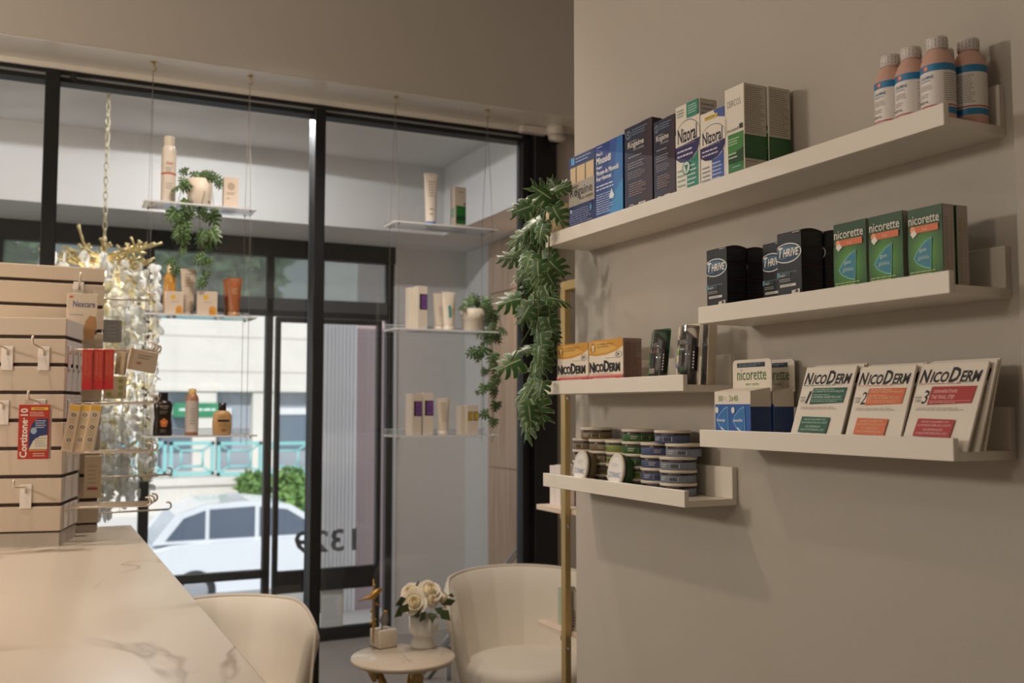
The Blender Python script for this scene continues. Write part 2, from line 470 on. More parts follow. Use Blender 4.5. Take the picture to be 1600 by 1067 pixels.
# street number on the outside of the door glass: seen mirrored from indoors
c0 = at(462, 866, Y=YO); c1 = at(560, 829, Y=YO)
mb = MB()
fn = lambda u, v, e: V((c1.x+(c0.x-c1.x)*u, YO+.0375+e, .527+(.672-.527)*v))
emit(mb, [('t', '1329', 0, 0, 1, 1, '#b4bfca', .02)], fn)
tag(mb.build('street_number'), 'grey number 1329 seen mirrored on the outer door glass', 'number')
# notice taped to the lower door glass
p0 = at(503, 992, Y=YO); p1 = at(538, 918, Y=YO)
mb = MB(); mb.box(p0.x, p1.x, YO+.0265, YO+.0295, p0.z, p1.z, P('#d9d6bd', .5, name='notice_edge'))
emit(mb, [('r', .03, .04, .93, .96, '#e6eaec'), ('l', .12, .3, .85, .8, 10, '#c2cbd4')], flat((p0.x, YO+.0264, p0.z), (1, 0, 0), (0, 0, 1), p1.x-p0.x, p1.z-p0.z))
tag(mb.build('notice_sheet'), 'white framed paper notice on the low pane of the outer door', 'notice')

# porch ceiling lamp
pc = at(365, 158, Z=2.91)
mb = MB(); mb.lathe([(0, -.022), (.06, -.022), (.072, -.014), (.075, 0), (0, 0)], P('#efeee8', .5, name='lamp_diffuser'), 28)
t = thing('ceiling_lamp', 'small round white flush lamp on the porch ceiling', 'lamp', (pc.x, pc.y, 2.92)); mb.build('lamp_diffuser', t)
lamp('SPOT', 'porch_downlight', (2.45, 5.05, 2.49), (0, radians(-14), 0), 14, (1, .72, .45), spot_size=radians(110), spot_blend=.7, shadow_soft_size=.03)

# steel hand rail going down the entrance steps
a0 = at(818, 848, Y=4.75); b0 = at(690, 1012, Y=5.05)
t = thing('hand_rail', 'slanting steel stair rail with twin bars behind the right armchair', 'rail', (b0.x, b0.y, -.02))
d = a0-b0
mb = MB(); mb.tube([b0-t.location-d*.35, a0-t.location], .018, CHROME, 10); mb.build('top_bar', t)
off = V((0.03, 0, -.045))
mb = MB(); mb.tube([b0-t.location+off-d*.35, a0-t.location+off], .010, CHROME, 8); mb.build('lower_bar', t)
for k in (.05, .55, .97):
    q = b0-t.location+d*k
    mb = MB(); mb.tube([(q.x+.02, q.y, 0), (q.x+.02, q.y, q.z-.02)], .012, CHROME, 8); mb.build('post', t)

# ================================================================ outside
STREET = -1.65
mb = MB(); mb.box(-60, 70, 12, 24.0, STREET-.1, STREET, P('#a9abb0', .9, name='asphalt', noise=.08)); struct('road', mb)
mb = MB(); mb.box(-60, 70, YO+.06, 12, STREET-.2, STREET+.12, P('#d8d6d2', .9, name='pavement', noise=.05)); struct('sidewalk', mb)
mb = MB(); mb.box(-60, 70, 24, 34, STREET-.2, STREET+.15, P('#d8d6d2', .9, name='pavement_far', noise=.05)); struct('sidewalk_far', mb)
# entrance landing
mb = MB(); mb.box(-3, 3.2, YO+.06, 8.6, STREET, -.1, P('#cfcac4', .9, name='landing_stone', noise=.05)); struct('landing', mb)
# fluted white pier and mauve wall just outside the door
pl0 = at(506, 600, Y=7.4); pl1 = at(558, 600, Y=7.4); pl2 = at(592, 600, Y=7.4)
mb = MB(); m = P('#f1eeee', .7, name='white_cladding')
n = 9; w = (pl1.x-pl0.x)/n
for i in range(n):
    mb.box(pl0.x+w*i, pl0.x+w*(i+1)-.006, 7.4, 7.5, -.1, 4.5, m, .004)
mb.box(pl0.x, pl1.x, 7.41, 7.5, -.1, 4.5, m)
tag(mb.build('cladding_pier'), 'white ribbed cladding panel just outside the entrance door', 'pier')
mb = MB(); mb.box(pl1.x, pl2.x+.4, 7.43, 7.6, -.1, 4.5, P('#b8a3a3', .8, name='mauve_render', noise=.03)); tag(mb.build('side_wall'), 'mauve rendered wall beside the white ribbed panel', 'wall')

# building across the street
YB = 32.0
STONE = P('#dedbd4', .85, name='pale_stone', noise=.14, nscale=1.2)
t = thing('building', 'sunlit pale stone building across the street with dark shopfront', 'building', (6, YB, STREET))
zt = at(300, 612, Y=YB).z-STREET; zb = at(300, 690, Y=YB).z-STREET
mb = MB(); mb.box(-30, 35, 0, 6, zt, 4.55-STREET, STONE)
mb.box(-30, 35, -.12, 0, zt+.02, zt+.16, STONE)
for z in (4.2, 5.3): mb.box(-30, 35, -.01, 0, z, z+.03, P('#b9b3a6', .9))
mb.build('upper_wall', t)
mb = MB(); mb.box(-30, 35, .4, 6, zb-3, zt, P('#a3adb8', .5, name='shopfront_grey', noise=.05))
mb.build('shopfront', t)
for i in range(7):
    x0 = -12+3.1*i
    mb = MB(); mb.box(x0, x0+2.5, .33, .4, zb-.3, zt-.75, P('#6d7d8c', .15, name='shop_glass'))
    mb.box(x0, x0+2.5, .30, .33, zt-.72, zt-.5, P('#e3e6ea', .5)); mb.build('window', t)
for i in range(6):
    q = at(228+i*92, 650, Y=YB)
    x = q.x-6
    mb = MB(); mb.box(x-.35, x+.35, -.05, .5, 0, zt, STONE, .02); mb.build('pillar', t)
s0 = at(272, 665, Y=YB-.2); s1 = at(352, 622, Y=YB-.2)
mb = MB(); mb.box(s0.x-6, s1.x-6, -.1, .28, s0.z-STREET+.25, s1.z-STREET-.15, P('#2f8a63', .5, name='green_sign'), .02)
emit(mb, [('l', .1, .3, .9, .75, 1, '#d8efe4')], flat((s0.x-6, -.11, s0.z-STREET+.25), (1, 0, 0), (0, 0, 1), s1.x-s0.x, s1.z-s0.z-.4), .01)
mb.build('shop_sign', t)
# teal balustrade panels on the terrace edge
TEAL = P('#8fcfd0', .4, name='teal_metal')
for i in range(4):
    q0 = at(192+i*74.5, 741, Y=29); q1 = at(192+i*74.5+66, 692, Y=29)
    mb = MB(); w = q1.x-q0.x; h = q1.z-q0.z; r = .045
    tt = thing('balustrade_panel', ['teal square balustrade frame across the street, hidden half by the display tower', 'teal square balustrade frame across the street, below the black bottle', 'teal square balustrade frame across the street, below the beige bottle', 'teal square balustrade frame across the street, behind the door mullion'][i], 'railing', (q0.x, 29, q0.z), group='teal balustrade frames')
    for (a, b) in (((0, 0), (w, 0)), ((w, 0), (w, h)), ((w, h), (0, h)), ((0, h), (0, 0))):
        mb.box(min(a[0], b[0])-r, max(a[0], b[0])+r, -r, r, min(a[1], b[1])-r, max(a[1], b[1])+r, TEAL)
    mb.build('outer_frame', tt)
    mb = MB(); k = .24
    for (a, b) in (((k, k), (1-k, k)), ((1-k, k), (1-k, 1-k)), ((1-k, 1-k), (k, 1-k)), ((k, 1-k), (k, k)), ((0, 0), (k, k)), ((1, 0), (1-k, k)), ((1, 1), (1-k, 1-k)), ((0, 1), (k, 1-k))):
        mb.tube([(a[0]*w, 0, a[1]*h), (b[0]*w, 0, b[1]*h)], .035, TEAL, 6)
    mb.build('inner_frame', tt)
# terrace wall below the balustrade
tz = at(300, 743, Y=29).z
mb = MB(); mb.box(-30, 40, 28.8, 31.9, STREET, tz-.05, STONE); mb.box(-30, 40, 28.7, 28.8, tz-.25, tz-.05, STONE)
tag(mb.build('terrace_wall'), 'low pale stone terrace wall behind the passing car', 'wall')

# foliage: clumps of small leaf cards around blobs
def foliage(n, rx, ry, rz, leaf, mats, seed):
    r = random.Random(seed); mb = MB()
    for i in range(n):
        while True:
            p = V((r.uniform(-1, 1), r.uniform(-1, 1), r.uniform(-1, 1)))
            if .35 < p.length < 1: break
        c = V((p.x*rx, p.y*ry, p.z*rz)); s = leaf*r.uniform(.6, 1.3)
        R = Euler((r.uniform(0, 6), r.uniform(0, 6), r.uniform(0, 6))).to_matrix().to_4x4()
        mb.add([(-s*.4, 0, 0), (0, -s*.1, s*.1), (s*.4, 0, 0), (0, s, 0)], [(0, 1, 3), (1, 2, 3)], r.choice(mats), False, Mx.Translation(c) @ R)
    return mb
LEAFS = [P('#5f8a45', .6), P('#7ba355', .6), P('#4b7038', .6)]
TREEL = [P('#7d9a72', .6), P('#6a8a62', .6), P('#93ab84', .6)]
for i, (px, py, Y, rx, rz, lab) in enumerate(((452, 764, 26.6, .55, .6, 'low leafy green shrub right of the passing car roof'), (478, 790, 25.0, .5, .45, 'small green bush at the kerb seen beside the black window mullion'), (395, 758, 27.9, .45, .35, 'green shrub at the foot of the terrace wall'))):
    q = at(px, py, Y=Y)
    t = thing('shrub', lab, 'shrub', (q.x, Y, STREET+.15))
    foliage(500, rx, .6, rz, .22, LEAFS, i).build('foliage', t, (0, 0, q.z-STREET-.15))
    mb = MB(); mb.tube([(0, 0, 0), (.05, 0, q.z-STREET-.2)], .04, P('#5b4a38', .8)); mb.build('stem', t)
for i, (px, Y, lab) in enumerate(((330, 41, 'tall green street tree seen through the left transom panes'), (-90, 42, 'broad green street tree seen above the display towers'), (620, 46, 'pale green street tree seen above the door'))):
    q = at(px, 415, Y=Y)
    t = thing('street_tree', lab, 'tree', (q.x, Y, STREET+.15))
    foliage(1600, 3.2, 1.2, 3.4, .6, TREEL, 20+i).build('crown', t, (0, 0, q.z-STREET+.5))
    mb = MB(); mb.tube([(0, 0, 0), (.1, 0, 2.5), (0, 0, q.z-STREET)], [.16, .13, .08], P('#6b5a48', .9)); mb.build('trunk', t)

# passing car
def car():
    cy = 16.6
    roof = at(320, 778, Y=cy).z
    xa = at(205, 800, Y=cy).x
    t = thing('car', 'silver white hatchback passing in the street', 'car', (xa, cy, STREET))
    H = roof-STREET; L = 4.3
    body = [(0, .35), (.02, .62), (.12, .86), (.5, .93), (1.2, .96), (2.9, .96), (3.9, .84), (4.22, .70), (4.3, .5), (4.28, .3), (3.9, .22), (.3, .22)]
    def loft(poly, ws, m):
        mb = MB(); n = len(poly); k = len(ws)
        cx = sum(p[0] for p in poly)/n; cz = sum(p[1] for p in poly)/n
        vs_ = [(cx+(x-cx)*s, y, cz+(z-cz)*s2) for y, s, s2 in ws for x, z in poly]
        fs = [(j*n+i, j*n+(i+1) % n, (j+1)*n+(i+1) % n, (j+1)*n+i) for j in range(k-1) for i in range(n)]
        fs += [tuple(range(n))[::-1], tuple(range((k-1)*n, k*n))]
        mb.add(vs_, fs, m, False); return mb
    paint = P('#e8eef4', .2, .1, name='car_paint', Coat_Weight=.6)
    s = H/1.50
    bd = [(x, z*s) for x, z in body]
    loft(bd, [(-.86, .97, .93), (-.8, .995, .99), (0, 1, 1), (.8, .995, .99), (.86, .97, .93)], paint).build('body', t)
    cab = [(.22, .94), (.55, 1.33), (1.0, 1.47), (1.7, 1.5), (2.3, 1.43), (3.15, .95)]
    loft([(x, z*s) for x, z in cab], [(-.78, 1.0, 1.0), (-.62, .97, .99), (0, .97, 1), (.62, .97, .99), (.78, 1.0, 1.0)], paint).build('cabin', t)
    g = P('#5b6878', .08, name='car_glass')
    for poly in ([(.42, .99), (.68, 1.29), (1.0, 1.39), (1.0, .99)], [(1.06, .99), (1.06, 1.40), (1.75, 1.42), (1.75, .99)], [(1.82, .99), (1.82, 1.41), (2.25, 1.36), (2.9, .99)]):
        mb = MB(); mb.prism([(x, z*s) for x, z in poly], 0, .012, g, Mx.Translation((0, -.78, 0)) @ Mx.Rotation(pi/2, 4, 'X'))
        mb.build('side_window', t)
    for x in (.85, 3.45):
        for y in (-.80, .80):
            mb = MB(); T = Mx.Translation((x, y, .32)) @ Mx.Rotation(pi/2, 4, 'X')
            mb.lathe([(0, -.09), (.2, -.09), (.31, -.08), (.32, 0), (.31, .08), (.2, .09), (0, .09)], P('#2b2c30', .7), 24, T)
            mb.lathe([(0, .093), (.19, .093), (.2, .088)], P('#b8bcc2', .3, .6), 16, T)
            mb.build('wheel', t)
    mb = MB(); mb.box(2.72, 2.86, -1.0, -.84, .98*s, 1.12*s, paint, .02); mb.build('wing_mirror', t)
    mb = MB(); mb.box(4.1, 4.26, -.84, -.6, .58*s, .7*s, P('#f4f6f8', .1), .02); mb.build('headlight', t)
car()
# ================================================================ picture-ledge shelves on the wall
XF = WX-.12          # front face of every ledge
def ledge(label, z, y_far, y_near):
    z += EYE.z
    L = y_far-y_near
    t = thing('wall_shelf', label, 'shelf', (WX, (y_far+y_near)/2, z), 0, 'white picture ledges on the right wall')
    m = WHITE_PL
    mb = MB(); mb.box(-.1101, 0, -L/2, L/2, 0, .012, m, .0005); mb.build('base_board', t)
    mb = MB(); mb.box(-.12, -.110, -L/2, L/2, 0, .030, m, .0008); mb.build('front_lip', t)
    mb = MB(); mb.box(-.012, 0, -L/2, L/2, .012, .070, m, .0008); mb.build('back_panel', t)
    return z+.0122
ZT = ledge('long white picture ledge at the top with hair boxes and pink bottles', .3706, 2.02, .9003)
ZM = ledge('white picture ledge holding black cartons and green gum boxes', .1479, 1.4376, .8993)
ZL = ledge('white picture ledge holding the three leaning white patch packs', -.0700, 1.4378, .9003)
ZN = ledge('white picture ledge with red and yellow patch cartons and black spray blisters', .0293, 2.0350, 1.4848)
ZZ = ledge('lowest white picture ledge holding stacks of round tins', -.1817, 2.0344, 1.4846)

def put(name, label, xl, xr, yt, z, X, ysel, front, side, base, sidecol=None, xs=None, d=None, grp=None, arch=0, twist=0, h=None, left=(), topcol=None):
    """carton with its front on the plane X, left/right front edges seen at columns xl,xr, top at row yt on the left edge"""
    Yl = at(xl, ysel, X=X).y; Yr = at(xr, ysel, X=X).y
    w = Yl-Yr
    if h is None: h = at(xl, yt, X=X).z-z
    if d is None: d = at(xs, ysel, Y=Yr).x-X
    mb = carton_mb(w, d, h, base, front, side, left, sidecol, topcol, arch)
    o = mb.build(name)
    o.location = (X+d/2, (Yl+Yr)/2, z); o.rotation_euler = (0, 0, -pi/2+twist)
    tag(o, label, 'box', grp)
    o['_w'] = w; o['_d'] = d; o['_h'] = h
    return o
def fin(o):
    for k in ('_w', '_d', '_h'):
        if k in o: del o[k]
    return o

# ---- top shelf, from the far end
octo = lambda cu, cv, r, asp, col: ('o', cu, cv, r, r*asp, .18, col, 8, pi/8)
def warn(u, v, s, asp, col='#d8d2cc'):
    return [octo(u, v, s, asp, col), ('e', u, v, s*.5, s*.5*asp, col),
            ('p', [(u+s*1.9, v+s*asp*.9), (u+s*3.9, v+s*asp*.9), (u+s*2.9, v-s*asp*.9)], col),
            ('p', [(u+s*2.3, v+s*asp*.68), (u+s*3.5, v+s*asp*.68), (u+s*2.9, v-s*asp*.45)], '#3a2c38'),
            ('r', u+s*1.2, v-s*asp*.9, u+s*1.9, v-s*asp*.6, col), ('r', u+s*2.5, v+s*asp*.1, u+s*3.3, v+s*asp*.55, col)]
navy = '#1b2a5e'
f1 = [('r', .0, .87, 1, 1, '#22346f'), ('r', .10, .90, .22, .99, '#5aa7d6'), ('l', .27, .9, .9, .98, 2, '#9fb0d8'),
      ('r', .06, .60, .96, .87, '#6f6658'), ('r', .07, .60, .27, .86, '#d8bf94'), ('r', .32, .60, .62, .86, '#d8bf94'), ('r', .67, .60, .95, .86, '#d8bf94'),
      ('r', .02, .37, .98, .66, '#a9a295'), ('t', 'Rogaine', .06, .45, .90, .60, '#22201f', .012), ('t', "MEN'S", .2, .60, .42, .63, '#333'[0:1]+'333333'), ('t', 'POUR HOMMES', .42, .42, .94, .455, '#222222'),
      ('e', .10, .31, .04, .02, '#dfe3ea'), ('l', .06, .13, .95, .32, 7, '#8f9cc6'), ('p', [(.84, .34), (.9, .28), (.86, .25), (.8, .28)], '#3f87c4')]+warn(.44, .075, .10, .42)
XT = 1.083
o1 = put('hair_foam_carton', 'navy carton with grey brand band and three tan cans, first box beside the trailing plant', 889, 930.5, 249, ZT, XT, 300, f1, [('l', .1, .3, .9, .9, 14, '#8f9cc6')], navy, '#182450', d=.055)
f2 = [('p', [(.55, 1), (1, 1), (1, 0), (.25, 0), (.45, .3)], '#2b57a3'), ('p', [(.8, 1), (1, 1), (1, 0), (.42, 0), (.65, .4)], '#2e72b8'), ('p', [(.42, 0), (1, 0), (1, .5), (.72, .36)], '#3b93cf'),
      ('l', .06, .955, .3, .975, 1, '#cfd8ee'), ('t', "Men's", .05, .86, .28, .905, '#eef1f6', .02), ('t', 'Minoxidil', .05, .76, .58, .845, '#f2f4f8', .03), ('t', 'Foam', .05, .70, .26, .74, '#eef1f6', .03), ('t', 'Mousse de Minoxidil', .05, .625, .86, .685, '#eef1f6', .03), ('t', 'Pour Hommes', .05, .555, .60, .61, '#eef1f6', .03),
      ('l', .05, .43, .88, .51, 2, '#dfe6f4'), ('l', .05, .15, .7, .40, 9, '#bcd0ea'), ('e', .62, .33, .09, .035, '#e6eef6'), ('p', [(.56, .35), (.68, .35), (.62, .42)], '#e6eef6'), ('t', '87', .4, .05, .6, .12, '#1f4f94', .03), ('l', .3, .025, .95, .04, 1, '#1f4f94')]
o2 = put('hair_foam_carton', 'royal to sky blue carton with white lettering beside the navy box with tan cans', 930.5, 973.5, 229, ZT, XT, 290, f2, [('l', .1, .3, .9, .9, 14, '#6f8fc6')], '#22408c', '#1d3677', d=.05)
f3 = [('p', [(.55, 0), (1, 0), (1, 1), (.85, 1)], '#3a2430'), ('p', [(.3, 0), (.6, 0), (.9, 1), (.62, 1)], '#2f2638'),
      ('o', .16, .91, .10, .045, .14, '#8fa7bc', 16, 0), ('t', '5', .12, .88, .2, .94, '#8fa7bc'), ('l', .3, .88, .9, .96, 3, '#7d93aa'), ('t', "WOMEN'S", .2, .815, .46, .835, '#cfc9c6'), ('t', 'Rogaine', .14, .74, .72, .825, '#e4dfd9', .015), ('t', 'POUR FEMMES', .34, .715, .72, .735, '#cfc9c6'),
      ('l', .16, .64, .75, .67, 1, '#b9b1b0'), ('l', .14, .52, .78, .60, 3, '#a49ba2'), ('l', .14, .41, .8, .50, 4, '#988e96'), ('l', .18, .22, .8, .37, 6, '#a8908c')]+warn(.27, .085, .13, .42)
o3 = put('hair_foam_carton', 'tall dark plum carton left of its twin, its maroon side showing', 976, 1019.5, 202, ZT, XT, 270, f3, [], '#232a44', '#33212c', xs=1036)
o4 = put('hair_foam_carton', 'tall dark plum carton half hidden by the white and teal shampoo box', 1021.5, 1055.4, 192, ZT, XT, 260, f3, [], '#232a44', '#33212c', d=o3['_d'])
def niz(c1, sub, seal, top):
    return ([('r', .46, .0, .94, .52, c1), ('e', .5, .61, .56, .22, '#8f9294'), ('e', .5, .61, .55, .208, '#ece5d8'),
             ('p', [(0, .57), (1.0, .60), (.99, .53), (.9, .47), (.7, .415), (.45, .39), (.2, .405), (.02, .45)], '#2c2763'), ('t', 'Nizoral', .10, .60, .90, .755, '#211d3c', .02),
             ('l', .1, .56, .9, .585, 1, '#8f8a90'), ('l', .08, .44, .92, .54, 2, '#dcd8e6'), ('l', .5, .04, .9, .36, 7, '#cfe4dc' if seal else '#c2cbe4'), ('l', .08, .03, .4, .34, 6, '#8fb5a6' if seal else '#8f93a8')] +
            ([('e', .46, .33, .17, .072, '#2c6f5c'), ('e', .46, .33, .14, .06, '#cfe0d4'), ('p', [(.38, .36), (.54, .36), (.47, .29)], '#2c6f5c'), ('r', .45, .285, .47, .35, '#2c6f5c')] if seal else [('p', [(.55, .99), (.99, .99), (.99, .86), (.7, .9)], '#4a5fa0'), ('r', .2, .90, .72, .94, '#e2c64d'), ('l', .25, .905, .68, .935, 1, '#7a6a20')]) +
            ([('r', .5, .84, .98, .995, '#2a8a72'), ('l', .56, .87, .94, .97, 4, '#cfe6dc'), ('l', .08, .87, .4, .96, 3, '#8aa79c')] if top else []))
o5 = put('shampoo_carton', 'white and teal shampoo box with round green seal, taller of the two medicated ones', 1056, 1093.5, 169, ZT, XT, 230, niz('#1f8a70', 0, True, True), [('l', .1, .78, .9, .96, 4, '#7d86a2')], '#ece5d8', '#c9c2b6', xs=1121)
o6 = put('shampoo_carton', 'white and blue scalp liquid box with a yellow flash on its top corner', 1094.5, 1133.5, 180, ZT, XT, 225, niz('#3f5cab', 0, False, False), [('r', 0, 0, 1, 1, '#4a66a2')], '#ece5d8', '#4d6aa8', d=.030)
hy = at(1133, 200, X=XT+.055).y
mb = carton_mb(.04, .03, o6['_h']+.012, '#2b4a78', (), (), (), '#9aa7b4'); o = mb.build('shampoo_carton'); o.location = (XT+.075, hy+.004, ZT); o.rotation_euler = (0, 0, -pi/2)
tag(o, 'box whose dark blue top peeks up behind the white and blue scalp liquid box', 'box')
def der():
    return [('t', 'DERCOS', .14, .80, .84, .865, '#3a3936', -.012), ('r', .16, .06, .96, .52, '#2f7a35'), ('p', [(.16, .22), (.96, .22), (.96, .37), (.16, .30)], '#1c4a2c'), ('p', [(.16, .52), (.96, .52), (.96, .36), (.16, .30)], '#3f8a3f'),
            ('t', 'Anti-dandruff', .12, .545, .72, .58, '#56534c'), ('r', .76, .55, .94, .60, '#3c3a36'), ('l', .2, .40, .8, .48, 3, '#cfe2c4'), ('l', .2, .26, .7, .335, 2, '#d6e6d2'), ('l', .4, .165, .9, .19, 1, '#9fd4e0'), ('l', .15, .015, .8, .04, 1, '#8a867c'), ('r', .05, .52, .08, .70, '#cfc8ba')]
ds = [('l', .06, .50, .94, .97, 22, '#8a8276'), ('r', .0, .24, 1, .48, '#2d5f33'), ('l', .06, .27, .94, .46, 9, '#3f7446'), ('l', .06, .20, .7, .225, 1, '#8a8276'), ('r', .05, .02, .15, .05, '#6a645a')]
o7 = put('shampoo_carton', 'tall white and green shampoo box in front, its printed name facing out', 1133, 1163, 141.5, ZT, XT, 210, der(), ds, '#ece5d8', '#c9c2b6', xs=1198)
o8 = dup(o7, (o7.location.x+o7['_d']+.0015, o7.location.y-.004, ZT), label='tall white and green shampoo box standing behind its twin, against the wall')
for o in (o1, o2, o3, o4, o5, o6, o7, o8): fin(o)

# pink lotion bottles
def lotion(zrot):
    mb = MB(); pk = P('#d2aa9a', .4, name='pink_lotion'); lab = ink('#e6e0da'); bl = ink('#2b7fae'); rd = ink('#b3343a')
    r = .0225
    mb.lathe([(0, 0), (r*.9, 0), (r, .003), (r, .013)], pk, 28)
    mb.lathe([(r+.0002, .013), (r+.0002, .022)], bl, 28); mb.lathe([(r+.0002, .022), (r+.0002, .0235)], lab, 28); mb.lathe([(r+.0002, .0235), (r+.0002, .0255)], rd, 28)
    mb.lathe([(r+.0002, .0255), (r+.0002, .072)], lab, 28); mb.lathe([(r+.0002, .072), (r+.0002, .082)], bl, 28)
    mb.lathe([(r, .082), (r*.93, .090), (r*.74, .099), (.0125, .105), (.012, .109)], pk, 28)
    fnc = lambda a0, a1, z0, z1: (lambda u, v, e: V(((r+.0003+e)*cos(a0+(a1-a0)*u), (r+.0003+e)*sin(a0+(a1-a0)*u), z0+(z1-z0)*v)))
    # label panel faces local -Y
    emit(mb, [('t', 'CALAMINE', .25, .80, .85, .90, '#3f6f96', .01), ('l', .25, .70, .8, .78, 1, '#7f9ab0'), ('l', .25, .45, .95, .62, 3, '#8f8f92'), ('l', .25, .22, .7, .36, 2, '#8f8f92'), ('t', '100 mL', .25, .06, .65, .15, '#4a4a4c', .01), ('r', .02, .1, .18, .16, '#8f8f92'), ('l', .0, .2, .18, .9, 9, '#a8a6a6')], fnc(-2.4, -.9, .0265, .071))
    emit(mb, [('r', .40, .2, .62, .8, '#c8504e'), ('e', .55, .5, .08, .3, '#e0a090')], fnc(-2.4, -.9, .072, .082))
    emit(mb, [('l', .05, .05, .95, .95, 13, '#9a9694')], fnc(-.6, .7, .027, .071))
    t = None
    cap = MB(); cw = P('#d9d4cf', .35, name='white_cap'); g = ink('#7a736c')
    cap.lathe([(.0130, .106), (.0142, .107), (.0142, .120), (.0135, .1225), (0, .1228)], cw, 28)
    for k in range(4):
        z = .1085+.003*k
        for j in range(9):
            a = j*.698+k*.35
            cap.add([(.01435*cos(a+q), .01435*sin(a+q), z+dz+q*.002) for q, dz in ((0, 0), (.42, 0), (.42, .0012), (0, .0012))], [(0, 1, 2, 3)], g)
    return mb, cap
bm_, cp_ = lotion(0)
bots = [(1392, 1.104, 'pink lotion bottle leftmost of the row at the top shelf end'), (1425, 1.106, 'second pink lotion bottle from the left at the top shelf end'), (1466, 1.108, 'largest looking pink lotion bottle, in front just behind the ledge corner'), (1515, 1.152, 'pink lotion bottle at the far right turned to its text side, against the wall'), (1481, 1.154, 'pink lotion bottle mostly hidden between the two right hand bottles')]
b0_ = None
for i, (px, X, lab) in enumerate(bots):
    y = at(px, 140, X=X).y
    if b0_ is None:
        b0_ = thing('lotion_bottle', lab, 'bottle', (X, y, ZT), -pi/2, 'pink lotion bottles')
        bm_.build('bottle_body', b0_); cp_.build('cap', b0_); b = b0_
    else: b = dup(b0_, (X, y, ZT), -pi/2, lab)
    if i == 3: b.rotation_euler.z = -pi/2-1.15
    elif i == 4: b.location.y += .006

# ---- middle shelf
th = [('e', .42, .72, .58, .135, '#e6e3df'), ('e', .41, .72, .55, .12, '#24455f'), ('e', .36, .765, .42, .055, '#4a6f8a'), ('sc', [('T', 1.15), ('HR', .9), ('i', .95), ('VE', .9)], .06, .67, .90, .79, '#f0ebe0', .028, .22), ('l', .08, .645, .4, .66, 1, '#9fb4c4'),
      ('r', .0, .40, .55, .46, '#2d4652'), ('r', .0, .40, .10, .47, '#5d96a2'), ('t', 'Controls cravings', .12, .445, .8, .475, '#8a949a'), ('t', 'FAST', .12, .405, .35, .435, '#c9ced0', .02), ('l', .1, .33, .7, .38, 2, '#b9b9b9'), ('r', .13, .265, .78, .30, '#d9d6d0'), ('l', .16, .272, .75, .293, 1, '#55524e'),
      ('p', [(.54, .0), (.62, .205), (.94, .22), (.94, .0)], '#cfd2c6'), ('r', .64, .0, .9, .12, '#5f7d4a'), ('e', .82, .19, .06, .02, '#5a2f2b'), ('r', .30, .0, .5, .04, '#cfcac2'), ('r', .68, .975, .97, .985, '#cfcac2')]
ts = [('l', .06, .80, .94, .97, 8, '#45454a'), ('r', .0, .745, 1, .752, '#5a2a2a'), ('l', .06, .56, .94, .73, 8, '#45454a'), ('r', .0, .52, 1, .53, '#6a2a2a'), ('l', .06, .33, .94, .5, 8, '#45454a'), ('r', .0, .29, 1, .30, '#5a2a2a'), ('l', .06, .1, .94, .27, 8, '#404046'), ('r', 0, .02, 1, .06, '#6a2c2a')]
XM = 1.083
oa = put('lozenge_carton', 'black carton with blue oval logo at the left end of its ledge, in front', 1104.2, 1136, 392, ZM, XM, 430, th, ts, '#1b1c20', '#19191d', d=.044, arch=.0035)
ob = dup(oa, (oa.location.x+oa['_d']+.002, oa.location.y, ZM), label='black carton directly behind the leftmost one, only its side showing')
oc = put('lozenge_carton', 'black carton with blue oval logo right in front, half covering another', 1214.5, 1252.5, 369, ZM, XM, 410, th, ts, '#1b1c20', '#19191d', d=.044, arch=.0035, h=oa['_h']*1.0)
od = put('lozenge_carton', 'black carton with blue oval logo, right part hidden by the bigger looking one', 1192, 1224, 386, ZM, XM+.047, 420, th, ts, '#1b1c20', '#19191d', d=.044, arch=.0035, h=oa['_h'])
oe = dup(oc, (oc.location.x+oc['_d']+.003, oc.location.y-.004, ZM), label='black carton against the wall left of the green gum boxes, mostly hidden')
def gum(chip):
    mixc = lambda a, b, t: '#%02x%02x%02x' % tuple(int(int(a[i:i+2], 16)*(1-t)+int(b[i:i+2], 16)*t) for i in (1, 3, 5))
    return [('e', .5, .43, .64-.045*i, .42-.03*i, mixc('#20501f', '#5fa636', i/11)) for i in range(12)]+[ ('t', 'nicorette', .05, .795, .93, .905, '#e9e4d6', .006), ('r', .12, .69, .90, .775, '#d9713f'), ('t', 'fruit', .44, .71, .58, .75, '#f0b08c', .01),
            ('e', .17, .735, .07, .045, '#f0a06a'), ('p', [(.10, .69), (.22, .735), (.30, .68), (.18, .63)], '#efe8dc'),
            ('p', [(.72, .62), (.5, .57), (.28, .46), (.18, .38), (.28, .31), (.5, .25), (.68, .225), (.70, .4)], '#7fc6c0'), ('p', [(.705, .61), (.5, .555), (.29, .45), (.205, .38), (.3, .315), (.5, .262), (.665, .24), (.685, .4)], '#2a7f95'),
            ('t', 'gum', .36, .435, .56, .485, '#cfe2de'), ('r', .33, .395, .64, .40, '#7fc6c0'), ('t', 'gomme', .32, .34, .64, .385, '#cfe2de'), ('l', .08, .13, .9, .22, 3, '#bcd08f'), ('r', .05, .02, .24, .105, chip), ('t', '2mg', .07, .04, .22, .085, '#5a6a52'), ('l', .28, .03, .85, .09, 2, '#9fb58a')]
gs = [('l', .15, .05, .5, .85, 26, '#8f867c'), ('l', .62, .05, .8, .8, 24, '#9a9186')]
og = put('gum_carton', 'green gum carton nearest the black cartons, with a white dose chip', 1302.5, 1354, 352, ZM, XM, 390, gum('#e6e0d2'), gs, '#1f4a26', '#b9b0a4', d=.024)
